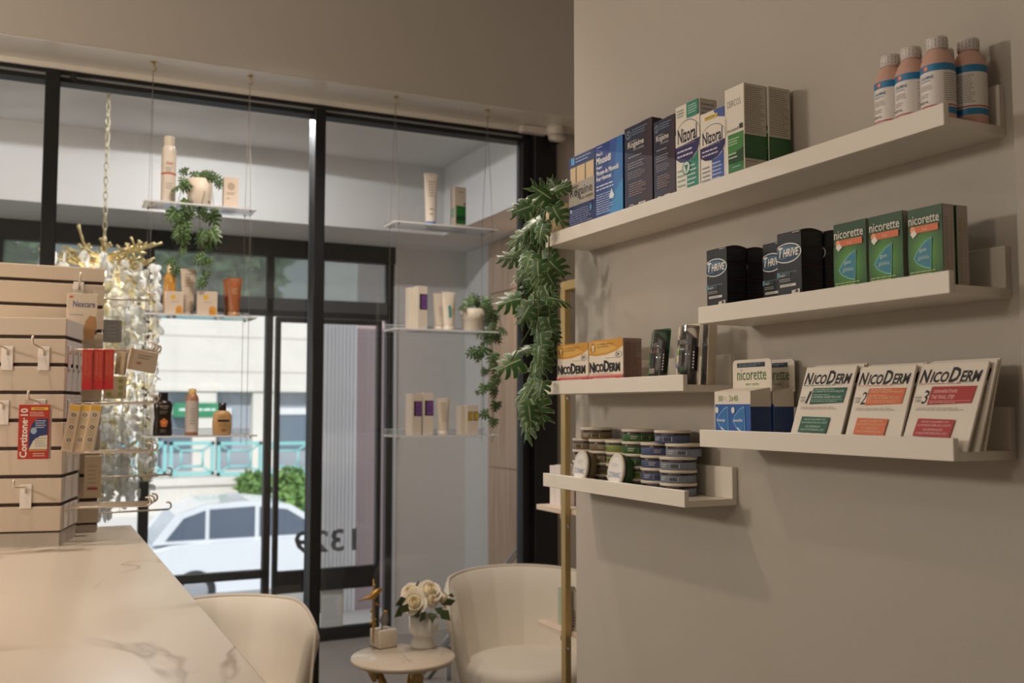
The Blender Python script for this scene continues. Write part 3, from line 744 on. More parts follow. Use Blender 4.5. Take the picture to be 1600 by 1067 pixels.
oh = put('gum_carton', 'middle green gum carton with a blue dose chip', 1357.5, 1411, 340, ZM, XM, 380, gum('#4f9ec0'), gs, '#1f4a26', '#b9b0a4', xs=1427)
oi = put('gum_carton', 'green gum carton at the right end of its ledge, left part covered', 1419, 1473.5, 329, ZM, XM, 380, gum('#e6e0d2'), gs, '#1f4a26', '#b9b0a4', xs=1492)
oj = dup(oi, (oi.location.x+oi['_d']+.0025, oi.location.y-.001, ZM), label='gum carton behind the rightmost green one, only its grey side visible')
ok_ = dup(og, (og.location.x+.03, og.location.y+.012, ZM), label='green gum carton behind the one nearest the black cartons, a sliver of green showing')
for o in (oa, ob, oc, od, oe, og, oh, oi, oj, ok_): fin(o)

# ---- lower right shelf: two wedge dispensers with header card
def dispenser(w, d, hf, hb, hc):
    mb = MB(); wh = ink('#e9e1d2'); bl = '#2a5fae'
    prof = [(-d/2, 0), (d/2, 0), (d/2, hb), (-d/2, hf)]
    mb.add([(-w/2, y, z) for y, z in prof]+[(w/2, y, z) for y, z in prof], [(0, 1, 2, 3), (4, 7, 6, 5), (0, 4, 5, 1), (1, 5, 6, 2), (2, 6, 7, 3), (3, 7, 4, 0)], wh)
    e = .0002
    fr = [('r', .02, .03, 1, .74, bl), ('t', '80', .12, .80, .24, .92, '#8aa870'), ('l', .25, .82, .36, .9, 2, '#b9c4a8'), ('t', '2x40', .42, .80, .66, .92, '#8aa870')]
    for u in (.07, .53):
        fr += [('p', [(u+.32, .70), (u+.2, .66), (u+.05, .52), (u-.0, .40), (u+.07, .28), (u+.2, .14), (u+.34, .08), (u+.33, .4)], '#74a8cf'), ('p', [(u+.305, .67), (u+.2, .63), (u+.06, .5), (u+.02, .40), (u+.09, .29), (u+.2, .18), (u+.315, .13), (u+.31, .4)], '#2f74b8'),
               ('p', [(u+.1, .26), (u+.3, .12), (u+.31, .15), (u+.13, .28)], '#cfe0ea'), ('e', u+.01, .62, .045, .065, '#e6e6e0')]
    fr += [('t', 'lozenge', .08, .37, .32, .45, '#e6eaf0', .015), ('t', 'pastille', .55, .37, .80, .45, '#e6eaf0', .015)]
    emit(mb, fr, flat((-w/2, -d/2-e, 0), (1, 0, 0), (0, 0, 1), w, hf))
    emit(mb, [('r', 0, .03, 1, .64, '#1c3f78')], flat((w/2+e, -d/2, 0), (0, 1, 0), (0, 0, 1), d, hf*1.08))
    card = MB(); r = .008; z0 = hb*.92; cw = w*1.06
    def rr(x0, x1, a, b):
        return [(x0, a), (x1, a)]+[(x1-r+r*cos(q), b-r+r*sin(q)) for q in (0, .5, 1.05, 1.57)]+[(x0+r+r*cos(q), b-r+r*sin(q)) for q in (1.57, 2.1, 2.6, 3.14)]
    T = Mx.Translation((.002, d/2-.001, 0)) @ Mx.Rotation(pi/2, 4, 'X')
    card.prism(rr(-cw/2, cw/2, z0, hc), 0, .001, ink('#e9e1d2'), T)
    emit(card, [('r', .12, .76, .84, .90, '#22333f'), ('l', .16, .78, .8, .88, 2, '#7f9aa6'), ('t', 'nicorette', .12, .36, .87, .70, '#4f7a3a', .0), ('t', 'mint • menthe', .35, .20, .68, .29, '#6f9a5a')], flat((-cw/2+.002, d/2-.0022, z0), (1, 0, 0), (0, 0, 1), cw, hc-z0))
    return mb, card
XL = 1.086
ya = at(1116, 640, X=XL).y; yb = at(1172, 640, X=XL).y
w = ya-yb; hf = at(1116, 612, X=XL).z-ZL
hb = hf*1.08; hc = at(1121, 565, X=XL+.045).z-ZL
t = thing('lozenge_dispenser', 'white and blue twin lozenge pack with header card, in front', 'box', (XL+.023, (ya+yb)/2, ZL), -pi/2)
a_, b_ = dispenser(w, .044, hf, hb, hc)
a_.build('carton_body', t); b_.build('header_card', t)
dup(t, (XL+.0715, (ya+yb)/2-.002, ZL), label='white and blue twin lozenge pack standing behind the other one')

# leaning patch packs
def patch_pack(w, h, num, col, light, big):
    mb = MB(); mb.box(-w/2, w/2, 0, .004, 0, h, ink('#e9e1d4'), bev=.0006)
    s = .02
    it = [('sc', [('N', 1), ('ICO', .84), ('D', 1.12), ('ERM', .84)], .03, .768, .95, .925, '#17161a', .034, .2), ('l', .03, .745, .75, .765, 1, col), ('l', .62, .75, .9, .785, 1, '#a89f98'), ('r', .03, .51, .25, .71, '#efe8dc'), ('t', num, .15, .52, .245, .68, '#1f1d1c', .01, .15), ('t', 'ÉTAPE', .04, .58, .14, .615, '#4a4642'), ('t', 'STEP', .05, .535, .14, .57, '#4a4642'),
          ('p', [(.25, .51), (.90, .53), (.92, .72), (.27, .72)], col)]
    if big: it += [('t', 'DERNIÈRE ÉTAPE', .31, .645, .66, .69, light, .01, .15), ('t', 'THE FINAL STEP', .29, .575, .64, .62, light, .01, .15), ('r', .27, .552, .89, .556, light), ('l', .28, .525, .8, .545, 1, light)]
    else: it += [('l', .3, .69, .8, .71, 1, light), ('t', ('10 CIGARETTES OU PLUS PAR JOUR' if num == '1' else 'MOINS DE 10 CIGARETTES PAR JOUR'), .28, .655, .88, .685, light, .02, .1), ('l', .29, .62, .7, .64, 1, light), ('t', ('10 OR MORE CIGARETTES A DAY' if num == '1' else 'LESS THAN 10 CIGARETTES A DAY'), .275, .585, .86, .615, light, .02, .1), ('r', .27, .565, .89, .569, light), ('l', .28, .535, .85, .555, 1, light)]
    it += [('l', .1, .44, .9, .48, 2, '#b9aca2'), ('p', [(.16, .15), (.72, .14), (.74, .34), (.18, .35)], col), ('t', 'DÉLIVRÉ UNIQUEMENT PAR', .24, .30, .66, .327, light, .01), ('t', 'UN PROFESSIONNEL DE LA SANTÉ', .2, .262, .70, .29, light, .01), ('t', 'FOR DISPENSING BY', .3, .21, .6, .235, light, .01), ('t', 'A HEALTH PROFESSIONAL ONLY', .2, .17, .68, .195, light, .01)]
    emit(mb, it, flat((-w/2, -.0002, 0), (1, 0, 0), (0, 0, 1), w, h))
    return mb
packs = [((1230.7, 676), (1260.8, 574.3), (1339.6, 571), '1', '#1f5c48', '#bcd8c8', False, 'green'), ((1316, 680), (1345.5, 573.6), (1432.2, 568.5), '2', '#d9703f', '#f3c9a8', False, 'orange'), ((1405.2, 682), (1441.4, 568.5), (1546, 563.5), '3', '#b23338', '#f0c4bc', True, 'red')]
for (bl, tl, tr, num, cl_, li, big, cn) in packs:
    X0 = 1.0865
    y0 = at(bl[0], bl[1], X=X0).y
    pt_ = at(tl[0], tl[1], Y=y0); dx, dz = pt_.x-X0, pt_.z-ZL
    h = math.hypot(dx, dz); lean0 = math.atan2(dx, dz)
    w = y0-at(tr[0], tr[1], X=pt_.x).y
    for k in range(3):
        nm = [f'white patch pack numbered {num} with {cn} panels', f'spare white pack directly behind the {cn} panelled pack', f'rearmost white pack behind the {cn} panelled pack'][k]
        if k == 0: base = o = patch_pack(w, h, num, cl_, li, big).build('patch_pack')
        else: o = dup(base, (0, 0, 0))
        tag(o, nm, 'pack', 'leaning patch packs')
        top = min(X0+h*sin(lean0)+.0085*k, 1.1845); xb = X0+.0145*k
        o.location = (xb, y0-w/2-(0, .006, .003)[k], ZL)
        o.rotation_euler = Euler((-math.asin(max(.02, (top-xb)/h)), 0, -pi/2), 'XYZ')

# ---- left shelf: patch cartons
def derm():
    return [('p', [(0, 1), (1, 1), (1, .84), (.8, .74), (.5, .68), (.2, .67), (0, .70)], '#d39a3a'), ('p', [(0, .985), (.0, .75), (.25, .71), (.55, .73), (.85, .80), (.5, .95)], '#e0b25c'), ('e', .13, .84, .085, .11, '#b8802c'), ('p', [(.08, .9), (.18, .9), (.135, .72)], '#f0dcae'),
            ('t', 'LE TIMBRE LE PLUS', .26, .89, .72, .925, '#7a5a24'), ('t', 'RECOMMANDÉ', .26, .84, .6, .875, '#7a5a24'), ('t', '24', .82, .64, .9, .71, '#4a4642', .01), ('o', .88, .67, .09, .07, .1, '#6a645c', 14, -1.2), ('l', .5, .60, .95, .62, 1, '#8f867a'),
            ('sc', [('N', 1), ('ICO', .84), ('D', 1.1), ('ERM', .84)], .03, .32, .92, .54, '#16151a', .036, 0), ('l', .1, .28, .9, .30, 1, '#9a8f84'), ('r', 0, 0, 1, .22, '#c0444c'), ('r', 0, .22, 1, .245, '#d0706c'), ('r', 0, .245, 1, .27, '#e0aaa0'), ('r', .14, .0, .80, .20, '#e6d8c8'), ('t', '2', .17, .05, .25, .18, '#2a2624', .02), ('r', .28, .0, .79, .19, '#a8343c'), ('l', .3, .10, .75, .17, 1, '#e0b0a8')]
dss = [('r', .08, .03, .38, .93, '#a8837a'), ('r', .42, .03, .6, .93, '#b08a80'), ('r', .64, .03, .95, .6, '#a8837a'), ('l', .08, .05, .95, .9, 24, '#8a6f68'), ('r', .66, .70, .92, .92, '#9a8880')]
on = put('patch_carton', 'yellow topped white and red patch carton at the shelf far end', 871, 919, 540, ZN, 1.084, 570, derm(), dss, '#ece2d2', '#b59a90', d=.052)
oo = put('patch_carton', 'yellow topped white and red patch carton with its pinkish side showing', 920.3, 973.5, 533.5, ZN, 1.084, 565, derm(), dss, '#ece2d2', '#b59a90', xs=1003)
fin(on); fin(oo)
# blister cards with a black mouth spray
def blister(w, h, green):
    card = MB(); base = '#1f5a34' if green else '#e3d6c0'; r = .008
    rrp = [(-w/2, 0), (w/2, 0)]+[(w/2-r+r*cos(q), h-r+r*sin(q)) for q in (0, .5, 1.05, 1.57)]+[(-w/2+r+r*cos(q), h-r+r*sin(q)) for q in (1.57, 2.1, 2.6, 3.14)]
    T = Mx.Rotation(pi/2, 4, 'X')
    card.prism(rrp, 0, .001, ink(base), T)
    fr = [('t', 'nicorette', .06, .76, .60, .86, '#e9e4d6' if green else '#4a4236'), ('e', .12, .62, .08, .06, '#d8c8a0'), ('p', [(.0, .32), (.12, .42), (.26, .32), (.12, .22)], '#5a3f86'), ('l', .05, .30, .2, .36, 2, '#e0d8e6'), ('r', .0, .1, .3, .12, '#7fae5a')]
    if green: fr = [('p', [(0, 0), (1, 0), (1, .35), (0, .55)], '#2f7a3c')]+fr
    else: fr = [('r', 0, .62, .5, .76, '#4a3a34'), ('r', 0, .5, .5, .62, '#8fae6a')]+fr
    emit(card, fr, flat((-w/2, -.0012, 0), (1, 0, 0), (0, 0, 1), w, h))
    dev = MB(); bk = P('#1d1b1d', .3, name='black_spray'); hw = w*.27
    pr = [(hw*cos(q), -hw*.75*sin(q)) for q in [pi*i/14 for i in range(15)]]
    n = len(pr); z0, z1 = h*.03, h*.84
    vs_ = [(x+w*.10, y-.0012, z0) for x, y in pr]+[(x+w*.10, y-.0012, z1+ (.010*(-x/hw) if True else 0)) for x, y in pr]
    dev.add(vs_, [(i, n+i, n+i+1, i+1) for i in range(n-1)]+[tuple(range(n)), tuple(range(n, 2*n))[::-1]], bk, False)
    dev.box(w*.10-hw*.85, w*.10+hw*.1, -hw*.75-.0018, -hw*.6, h*.2, h*.29, ink('#d8d0bc') if green else ink('#3f6a3a'))
    dev.box(w*.10+hw*.15, w*.10+hw*.7, -hw*.72-.0015, -hw*.5, h*.56, h*.64, ink('#8f8a86'))
    emit(dev, [('t', 'orette', .1, .66, .6, .74, '#cfc9c0'), ('r', .12, .56, .5, .59, '#a8383c' if green else '#cfc9c0')], flat((w*.10-hw*.9, -hw*.75-.0022, 0), (1, 0, 0), (0, 0, 1), hw*2, h))
    dev.box(w*.40, w*.47, -.010, -.0012, h*.22, h*.62, bk, .001)
    for k in range(6): dev.box(w*.402, w*.468, -.0103, -.0099, h*(.26+.05*k), h*(.285+.05*k), ink('#b8b4ac'))
    bl = MB(); q2 = [(hw*1.3*cos(q), -hw*1.0*sin(q)) for q in [pi*i/14 for i in range(15)]]; n = len(q2)
    bl.add([(x+w*.10, y-.0013, z0-.004) for x, y in q2]+[(x+w*.10, y-.0013, z1+.014) for x, y in q2], [(i, n+i, n+i+1, i+1) for i in range(n-1)]+[tuple(range(n, 2*n))[::-1], tuple(range(n))], BLISTER, True)
    return card, dev, bl
def put_blister(px, pyt, X, w, green, lab, lean, tw=0):
    y = at(px, 545, X=X).y; h = .115
    t = thing('spray_blister', lab, 'pack', (X, y-w/2, ZN), -pi/2+tw)
    c, d, b = blister(w, h, green); c.build('backing_card', t); d.build('black_spray', t); b.build('clear_blister', t)
    t.rotation_euler = (-lean, 0, -pi/2+tw)
    return t
put_blister(1011, 503, 1.118, .066, True, 'green carded black spray blister beside the red and yellow cartons', radians(7))
put_blister(1055, 497, 1.112, .070, False, 'cream carded black spray blister right of the green one', radians(5))
tb = put_blister(1095, 500, 1.140, .060, False, 'spray blister at the shelf end seen edge on, half under the ledge above', radians(3), radians(-52))

# ---- tins on the lowest shelf
def tin(body, lidtxt=False):
    R = .0355; H = .0248
    mb = MB(); m = P(body, .45, name='tin_label', noise=.10, nscale=60); dk = ink('#2a2028'); wl = P('#dcd2c0', .35, name='tin_rim')
    mb.lathe([(0, 0), (R-.002, 0), (R-.001, .0008), (R-.001, .0145)], m, 40)
    mb.lathe([(R-.0009, .0145), (R-.0009, .0192)], dk, 40)
    fnc = lambda a0, a1, z0, z1: (lambda u, v, e: V(((R-.0008+e)*cos(a0+(a1-a0)*u), (R-.0008+e)*sin(a0+(a1-a0)*u), z0+(z1-z0)*v)))
    bars = [('r', .0, .0, 1, 1, '#c9bfae')]+[('r', .06+.11*i, .15, .06+.11*i+(.03 if i % 2 else .06), .85, '#3a3432') for i in range(8)]
    emit(mb, bars, fnc(-1.25, -.70, .0035, .0115))
    emit(mb, [('l', 0, 0, 1, 1, 2, '#d0c8c0')], fnc(-1.9, -1.4, .004, .012))
    emit(mb, [('l', 0, 0, 1, 1, 1, '#8a8088')], fnc(-1.3, -.5, .0152, .0186))
    emit(mb, [('o', .5, .0, .5, .9, .35, '#e0d8cc', 14, 0)], fnc(-2.15, -1.95, .0152, .0182))
    lid = MB(); lid.lathe([(R, .0192), (R+.0006, .0197), (R+.0006, .0243), (R-.0006, H), (0, H)], wl, 40)
    if lidtxt:
        f = lambda u, v, e: V((-R+2*R*u, -R+2*R*v, H+e))
        emit(lid, [('e', .5, .5, .46, .46, '#e9e6e0'), ('o', .5, .5, .44, .44, .06, '#b9c4d6', 26, 0), ('t', 'ZONNIC', .12, .30, .88, .46, '#6f8fb4', .01), ('l', .25, .6, .75, .72, 2, '#c0c4cc'), ('e', .32, .12, .025, .025, '#5a5a60'), ('e', .68, .12, .025, .025, '#5a5a60')], f)
    return mb, lid, H
protos = {}
def put_tin(body, loc, lab, rot=(0, 0, 0), txt=False):
    key = (body, txt)
    if key not in protos:
        a, b, H = tin(body, txt)
        t = thing('pouch_tin', lab, 'tin', loc, 0, 'round tins on the lowest ledge')
        a.build('tin_body', t); b.build('lid', t); protos[key] = t
        t.rotation_euler = rot
        return t
    return dup(protos[key], loc, label=lab, rot=rot)
TH = .0249
BR, GR, YG, BL, GY = '#7d6f55', '#3f6a34', '#8a9a55', '#56638a', '#7f8a9c'
XB = 1.1418
def col(px, X, cols, name, zr=-pi/2, jit=()):
    y = at(px, 730, X=X).y
    ordn = ['bottom', 'second from bottom', 'third from bottom', 'fourth from bottom', 'top', 'topmost']
    for i, c in enumerate(cols):
        pos = 'topmost' if i == len(cols)-1 else ordn[i]
        dx, dy = jit[i] if i < len(jit) else (0, 0)
        cn = {BR: 'brown', GR: 'dark green', YG: 'pale green', BL: 'blue', GY: 'grey blue'}[c]
        put_tin(c, (X+dx, y+dy, ZZ+TH*i), f'{cn} round tin, {pos} in the {name}', (0, 0, zr+.25*((i*7) % 3-1)))
    return y
yb1 = col(919.5, XB, [BR, BR, BR, BR], 'far left stack behind the upright lettered tin')
yb2 = yb1-.0725
for i in range(4): put_tin(BR, (XB, yb2, ZZ+TH*i), f'brown round tin, {["bottom", "second from bottom", "third from bottom", "topmost"][i]} in the second stack from the left', (0, 0, -pi/2+.3*i))
put_tin(BR, (XB, (yb1+yb2)/2, ZZ+TH*4), 'brown round tin bridging the two brown stacks on top', (0, 0, -1.2))
yg1 = yb2-.0725
for i, c in enumerate([GR, GR, YG, YG]): put_tin(c, (XB, yg1+(.004 if i == 3 else 0), ZZ+TH*i), f'{"dark" if c == GR else "pale"} green round tin, {["bottom", "second from bottom", "third from bottom", "topmost"][i]} in the short green stack', (0, 0, -pi/2-.3*i))
yg2 = yg1-.0725
for i, c in enumerate([GR, YG, GR, GR, GR]): put_tin(c, (XB-.006, yg2, ZZ+TH*i), f'{"dark" if c == GR else "pale"} green round tin, {["bottom", "second from bottom", "middle one", "fourth from bottom", "topmost"][i]} in the tall green stack', (0, 0, -pi/2+.2*i))
yn1 = yg2-.0725
for i in range(4): put_tin(BL, (XB-.008, yn1, ZZ+TH*i), f'blue round tin, {["bottom", "second from bottom", "third from bottom", "topmost"][i]} in the stack between green and grey', (0, 0, -pi/2+.35*i))
yn2 = yn1-.0725
for i in range(4): put_tin(GY, (XB-.012-(.0 if i < 3 else -.012), yn2-(0 if i < 3 else .002), ZZ+TH*i), f'grey blue round tin, {["bottom", "second from bottom", "third from bottom", "topmost"][i]} in the stack at the near shelf end', (0, 0, -pi/2+.08*i))
put_tin(BL, (XB+.0005, (yn1+yn2)/2, ZZ+TH*4), 'blue round tin on top across the blue and grey stacks', (0, 0, -1.5))
# two tins standing on edge in front
for px, c, lab, dd in ((906, BR, 'brown tin stood on edge with lettered white lid facing out', 0), (961, GR, 'green tin stood on edge with glaring white lid facing out', 0)):
    X = 1.1065
    y = at(px, 728, X=X-.026).y
    t = put_tin(c, (X, y, ZZ+.0362), lab, txt=True)
    t.rotation_euler = Euler((radians(82), 0, -pi/2-.10), 'XYZ')
# ================================================================ counter
CZ = 1.09
c1 = at(205, 820, Z=CZ); c2 = at(348, 1067, Z=CZ)
cx = c1.x
MARB = marble_mat('counter_marble', '#d8cbbb', '#a8957f', 1.7, .28)
t = thing('service_counter', 'long white veined marble topped service counter at the lower left', 'counter', (-.55, 1.45, 0))
mb = MB(); mb.box(-.75, cx+.55, -1.2, c1.y-1.45, CZ-.03, CZ, MARB, .003, seg=2); mb.build('worktop', t)
mb = MB(); mb.box(-.70, cx+.50, -1.15, c1.y-1.50, .08, CZ-.03, P('#d9d2c6', .5, name='counter_front'), .004); mb.build('body', t)
mb = MB(); mb.box(-.66, cx+.46, -1.11, c1.y-1.54, 0, .08, P('#3a3733', .5)); mb.build('plinth', t)

SLAT = P('#ccbca8', .5, name='maple_slat', noise=.02, nscale=6)
SLAT_DAYLIT = P('#d9d3d0', .35, name='daylit_slat_side', noise=.02)  # daylight on the right side of the towers put into the colour
DARK = P('#3a2a22', .7, name='slat_groove')
WIRE = P('#e2d6c8', .3, .35, name='coated_wire')
def tower(t, w, d, h, z0, first, pitch):
    core = MB(); core.box(-w+.004, -.004, .004, d-.004, z0+.004, h-.004, DARK); core.build('core', t)
    sl = MB(); z = h; top = True
    g = .0095; zt = h
    while zt > z0+.01:
        zb = max(z0, zt-(first if top else pitch-g)); top = False
        sl.box(-w, 0, 0, .012, zb, zt, SLAT, .0012)
        sl.box(-.012, 0, .0122, d-.0122, zb, zt, SLAT_DAYLIT, .0012)
        sl.box(-w, -w+.012, .0122, d-.0122, zb, zt, SLAT)
        sl.box(-w, 0, d-.012, d, zb, zt, SLAT)
        zt = zb-g
    sl.build('slat_panels', t)
    cap = MB(); cap.box(-w+.001, -.001, .001, d-.001, h-.002, h+.0008, SLAT); cap.build('top_cap', t)
# near tower (a little turned)
yn_ = 2.84
pn = at(98, 700, Y=yn_)
zt1 = at(98, 497, Y=yn_).z; zb1 = at(98, 833, Y=yn_).z
s1 = at(98, 527, Y=yn_).z; s2 = at(98, 788, Y=yn_).z
pitch1 = (s1-s2)/6
zb1 = max(zb1, CZ+.02)
T1 = thing('slatwall_tower', 'shorter maple slatwall display tower in front on the marble counter', 'display stand', (pn.x, yn_, CZ), radians(-14))
tower(T1, .36, .21, zt1-CZ, zb1-CZ, zt1-s1-.005, pitch1)
mb = MB(); mb.box(-.34, -.004, .006, .20, 0, zb1-CZ+.002, P('#b9b0a4', .4, name='tower_base')); mb.build('base', T1)
# far tower
yf_ = 3.115
pf = at(163, 470, Y=yf_)
zt2 = at(163, 420, Y=yf_).z; p2_ = at(163, 443, Y=yf_).z-at(163, 480, Y=yf_).z
T2 = thing('slatwall_tower', 'taller maple slatwall display tower behind the other one', 'display stand', (pf.x, yf_, CZ), radians(1.5))
tower(T2, .30, .135, zt2-CZ, .02, zt2-at(163, 443, Y=yf_).z-.004, p2_)
mb = MB(); mb.box(-.29, -.004, .004, .13, 0, .022, P('#b9b0a4', .4, name='tower_base')); mb.build('base', T2)

# hooks
def arc(cx_, cz_, r, a0, a1, n=8): return [(cx_+r*cos(a0+(a1-a0)*i/n), cz_+r*sin(a0+(a1-a0)*i/n)) for i in range(n+1)]
def hook_mesh(L, plate=True, r=.0028, front=False):
    w = MB()
    if front: prof = [(.004, -.012), (.006, .0), (.014, .004), (L, .010)]+arc(L, .010+.013, .013, -pi/2, .6, 6)
    else: prof = [(.004, -.012), (.006, -.002), (.014, 0), (L, .002)]+arc(L, .002+.011, .011, -pi/2, 1.9, 8)
    w.tube([(0, -a, b) for a, b in prof], r, WIRE, 8)
    p = MB()
    p.box(-.014, .014, -.003, -.0003, -.052, .010, P('#e6ded6', .35, .0, name='hook_plate'), .0008)
    return w, p
def hook(T, u, row_z, L, side, lab, proto={}):
    """side: 'front' (faces local -Y) or 'right' (faces local +X)"""
    key = (L, side)
    o = thing('display_hook', lab, 'hook', (0, 0, 0), 0, 'display hooks on the slatwall towers')
    if key not in proto:
        w, p = hook_mesh(L, front=(side == 'front')); a = w.build('wire_arm', o); b = p.build('back_plate', o); proto[key] = (a, b)
    else:
        for s in proto[key]:
            c = s.copy(); COL.objects.link(c); c.parent = o
    R = Mx.Translation(T.location) @ Mx.Rotation(T.rotation_euler.z, 4, 'Z')
    if side == 'front': M_ = R @ Mx.Translation((u, 0, row_z))
    else: M_ = R @ Mx.Translation((0, u, row_z)) @ Mx.Rotation(pi/2, 4, 'Z')
    o.matrix_world = M_
    o.location = M_.to_translation(); o.rotation_euler = M_.to_euler()
    return o
rz = lambda py: at(98, py, Y=yn_).z-CZ
fl = [(-.052, 548, 'cream wire hook at the upper right of the near tower front'), (-.058, 630, 'cream wire hook carrying the red itch cream box'), (-.140, 548, 'cream wire hook cut by the frame edge, upper row of the near tower'), (-.146, 632, 'cream wire hook cut by the frame edge, second row of the near tower'), (-.085, 762, 'empty cream wire hook low on the near tower front')]
for u, py, lab in fl: hook(T1, u, rz(py), .105, 'front', lab)
nm = {545: 'top', 630: 'second', 709: 'third', 796: 'lowest'}
for py, us in ((545, (.04, .10, .16)), (630, (.05, .14)), (709, (.05, .14)), (796, (.04, .10, .16))):
    for k, u in enumerate(us):
        hook(T1, u, rz(py), .205, 'right', f'long wire arm on the right side of the near tower, {nm[py]} row, {["nearest", "next one back", "rearmost"][k]}')
rz2 = lambda py: at(163, py, Y=yf_).z-CZ
for py, lab in ((463, 'upper wire arm sticking out right of the far tower'), (748, 'low wire arm sticking out right of the far tower'), (805, 'lowest wire arm sticking out right of the far tower')):
    hook(T2, .07, rz2(py), .13 if py == 463 else .20, 'right', lab)
hook(T2, -.07, rz2(448), .05, 'front', 'wire hook on the far tower holding the bandage pack')

# goods hanging on the towers
R1 = Mx.Translation(T1.location) @ Mx.Rotation(T1.rotation_euler.z, 4, 'Z')
R2 = Mx.Translation(T2.location) @ Mx.Rotation(T2.rotation_euler.z, 4, 'Z')
def hang(mb, name, lab, cat, px, py, Y, rz_=0, tilt=0, grp=None, parts=None):
    p = at(px, py, Y=Y)
    o = mb.build(name); o.location = p; o.rotation_euler = Euler((0, tilt, rz_), 'XYZ')
    return tag(o, lab, cat, grp)
def hung(w, d, h, base, front, side=(), sidecol=None, tab=True):
    mb = carton_mb(w, d, h, base, front, side, (), sidecol)
    mb.v = [(x, y, z-h) for x, y, z in mb.v]
    if tab:
        mb.box(-w*.35, w*.35, -.0005, .0005, -.001, .012, BLISTER)
    return mb
S = 1/(FPX/2.60)
# red itch-cream box
fr = [('tv', 'Cortizone·10', .06, .03, .30, .93, '#f2ece0', .02), ('r', .40, .90, .95, .95, '#e6c24a'), ('l', .5, .905, .86, .945, 1, '#8a2a20'), ('l', .36, .78, .95, .87, 3, '#f0c8b8'), ('p', [(.34, .18), (.95, .18), (.95, .74), (.62, .74), (.45, .66), (.36, .5)], '#2f3a6a'), ('e', .5, .52, .1, .06, '#9fb4cc'),
      ('p', [(.36, .18), (.95, .18), (.95, .44), (.7, .42), (.5, .34)], '#d9d2c0'), ('l', .55, .56, .93, .72, 4, '#cfd4e6'), ('l', .55, .22, .93, .40, 4, '#a89f90'), ('r', .36, .15, .95, .165, '#e0a24a'), ('l', .5, .04, .9, .12, 2, '#f0c8b8')]
w_ = 42*S; h_ = 80*S
hang(hung(w_, .028, h_, '#b8382c', fr, [('l', .2, .1, .8, .9, 16, '#8a6a60')], '#b8a498'), 'ointment_carton', 'red itch cream carton hanging on the near tower front', 'box', 56, 632, yn_-.10, radians(-12))
# three red long boxes
for i, px in enumerate((137.5, 154.5, 170.5)):
    fr = [('l', .2, .35, .5, .92, 18, '#e88a78'), ('l', .55, .3, .85, .92, 22, '#e07a6a'), ('r', 0, 0, 1, .22, '#c8363a')]
    hang(hung(15*S, .03, 63*S, '#c9463c', fr, [('r', .0, 0, 1, 1, '#d9cfcc')], '#d9cfcc'), 'slim_carton', f'{["left", "middle", "right"][i]} one of three slim red cartons hanging on the upper arm', 'box', px, 546, yn_-.02+.04*0, radians(-4), 0, 'slim red cartons')
# three pale boxes with yellow heads, slanting
for i, px in enumerate((118, 135.5, 151)):
    fr = [('r', .05, .87, .95, .98, '#e0b24a'), ('e', .5, .78, .19, .035, '#4a4642'), ('e', .5, .78, .10, .018, '#d9cdb8'), ('e', .5, .52, .19, .035, '#4a4642'), ('e', .5, .52, .10, .018, '#d9cdb8'), ('e', .5, .25, .19, .035, '#4a4642'), ('e', .5, .25, .10, .018, '#d9cdb8'), ('l', .2, .60, .8, .72, 3, '#c2b098'), ('l', .2, .33, .8, .46, 3, '#c2b098'), ('l', .2, .06, .8, .18, 3, '#c2b098')]
    hang(hung(16.0*S, .05 if i == 2 else .02, 73*S, '#d6c4a8', fr, (), '#c9ccd6'), 'slim_carton', f'{["left", "middle", "right"][i]} one of three slim beige cartons with a yellow head, slanting', 'box', px+1, 632, yn_-.035, radians(-6), radians(9), 'slim beige cartons')
# beige cartons turned on the upper arm
fr = [('l', .3, .55, .85, .8, 2, '#8f7f70'), ('r', .28, .3, .45, .42, '#b87a70'), ('r', .0, 0, .1, 1, '#c9b090')]
hang(hung(42*S, .018, 33*S, '#d0bda6', fr, (), '#b8a690'), 'bandage_carton', 'beige flat carton dangling askew at the tip of the upper arm', 'box', 226, 548, yn_-.03, radians(4), radians(10))
hang(hung(14*S, .022, 36*S, '#c9b496', [('l', .3, .3, .65, .8, 7, '#5a4a3a')], (), '#b8a690'), 'bandage_carton', 'narrow beige carton hanging behind the three red ones', 'box', 192, 550, yn_-.01, radians(-20), radians(6))
fr = [('e', .25+.5*i, .2+.3*j, .11, .10, '#9aac6a') for i in (0, 1) for j in (0, 1, 2)]
hang(hung(34*S, .012, 36*S, '#d0c6a8', fr, (), '#c9c0a4'), 'plaster_pack', 'pale pack with green dots hanging below the red cartons', 'pack', 180, 588, yn_+.05, radians(-6))
# bandage pack on the far tower
fr = [('r', .08, .90, .2, .94, '#c8503c'), ('t', 'Nexcare', .2, .70, .92, .84, '#3f4a86', .01), ('l', .1, .5, .6, .56, 1, '#9aa0b4'), ('r', 0, .12, 1, .2, '#5a4048'), ('p', [(.62, .40), (.75, .52), (.95, .5), (.98, .30), (.9, .0), (.6, .0), (.56, .2)], '#b58a60')]
S2 = 1/(FPX/2.88)
hang(hung(43*S2, .012, 70*S2, '#d6c8b4', fr), 'bandage_pack', 'white bandage pack with blue lettering on the far tower', 'pack', 129, 459, yf_-.045, 0)
hang(hung(27*S2, .02, 36*S2, '#9a9a94', [('l', .2, .2, .8, .8, 4, '#b4b4ae')], (), '#8a8a86'), 'grey_pack', 'grey pack hanging right of the far tower', 'pack', 176, 500, yf_+.06, radians(6))
hang(hung(24*S2, .03, 62*S2, '#d6c4a8', [('l', .2, .2, .8, .8, 6, '#b8a690'), ('r', .2, .18, .8, .24, '#a8484a')], (), '#c6cad2'), 'tall_pack', 'tall beige pack low on the right side of the far tower', 'pack', 146, 712, yf_-.07, radians(-4))
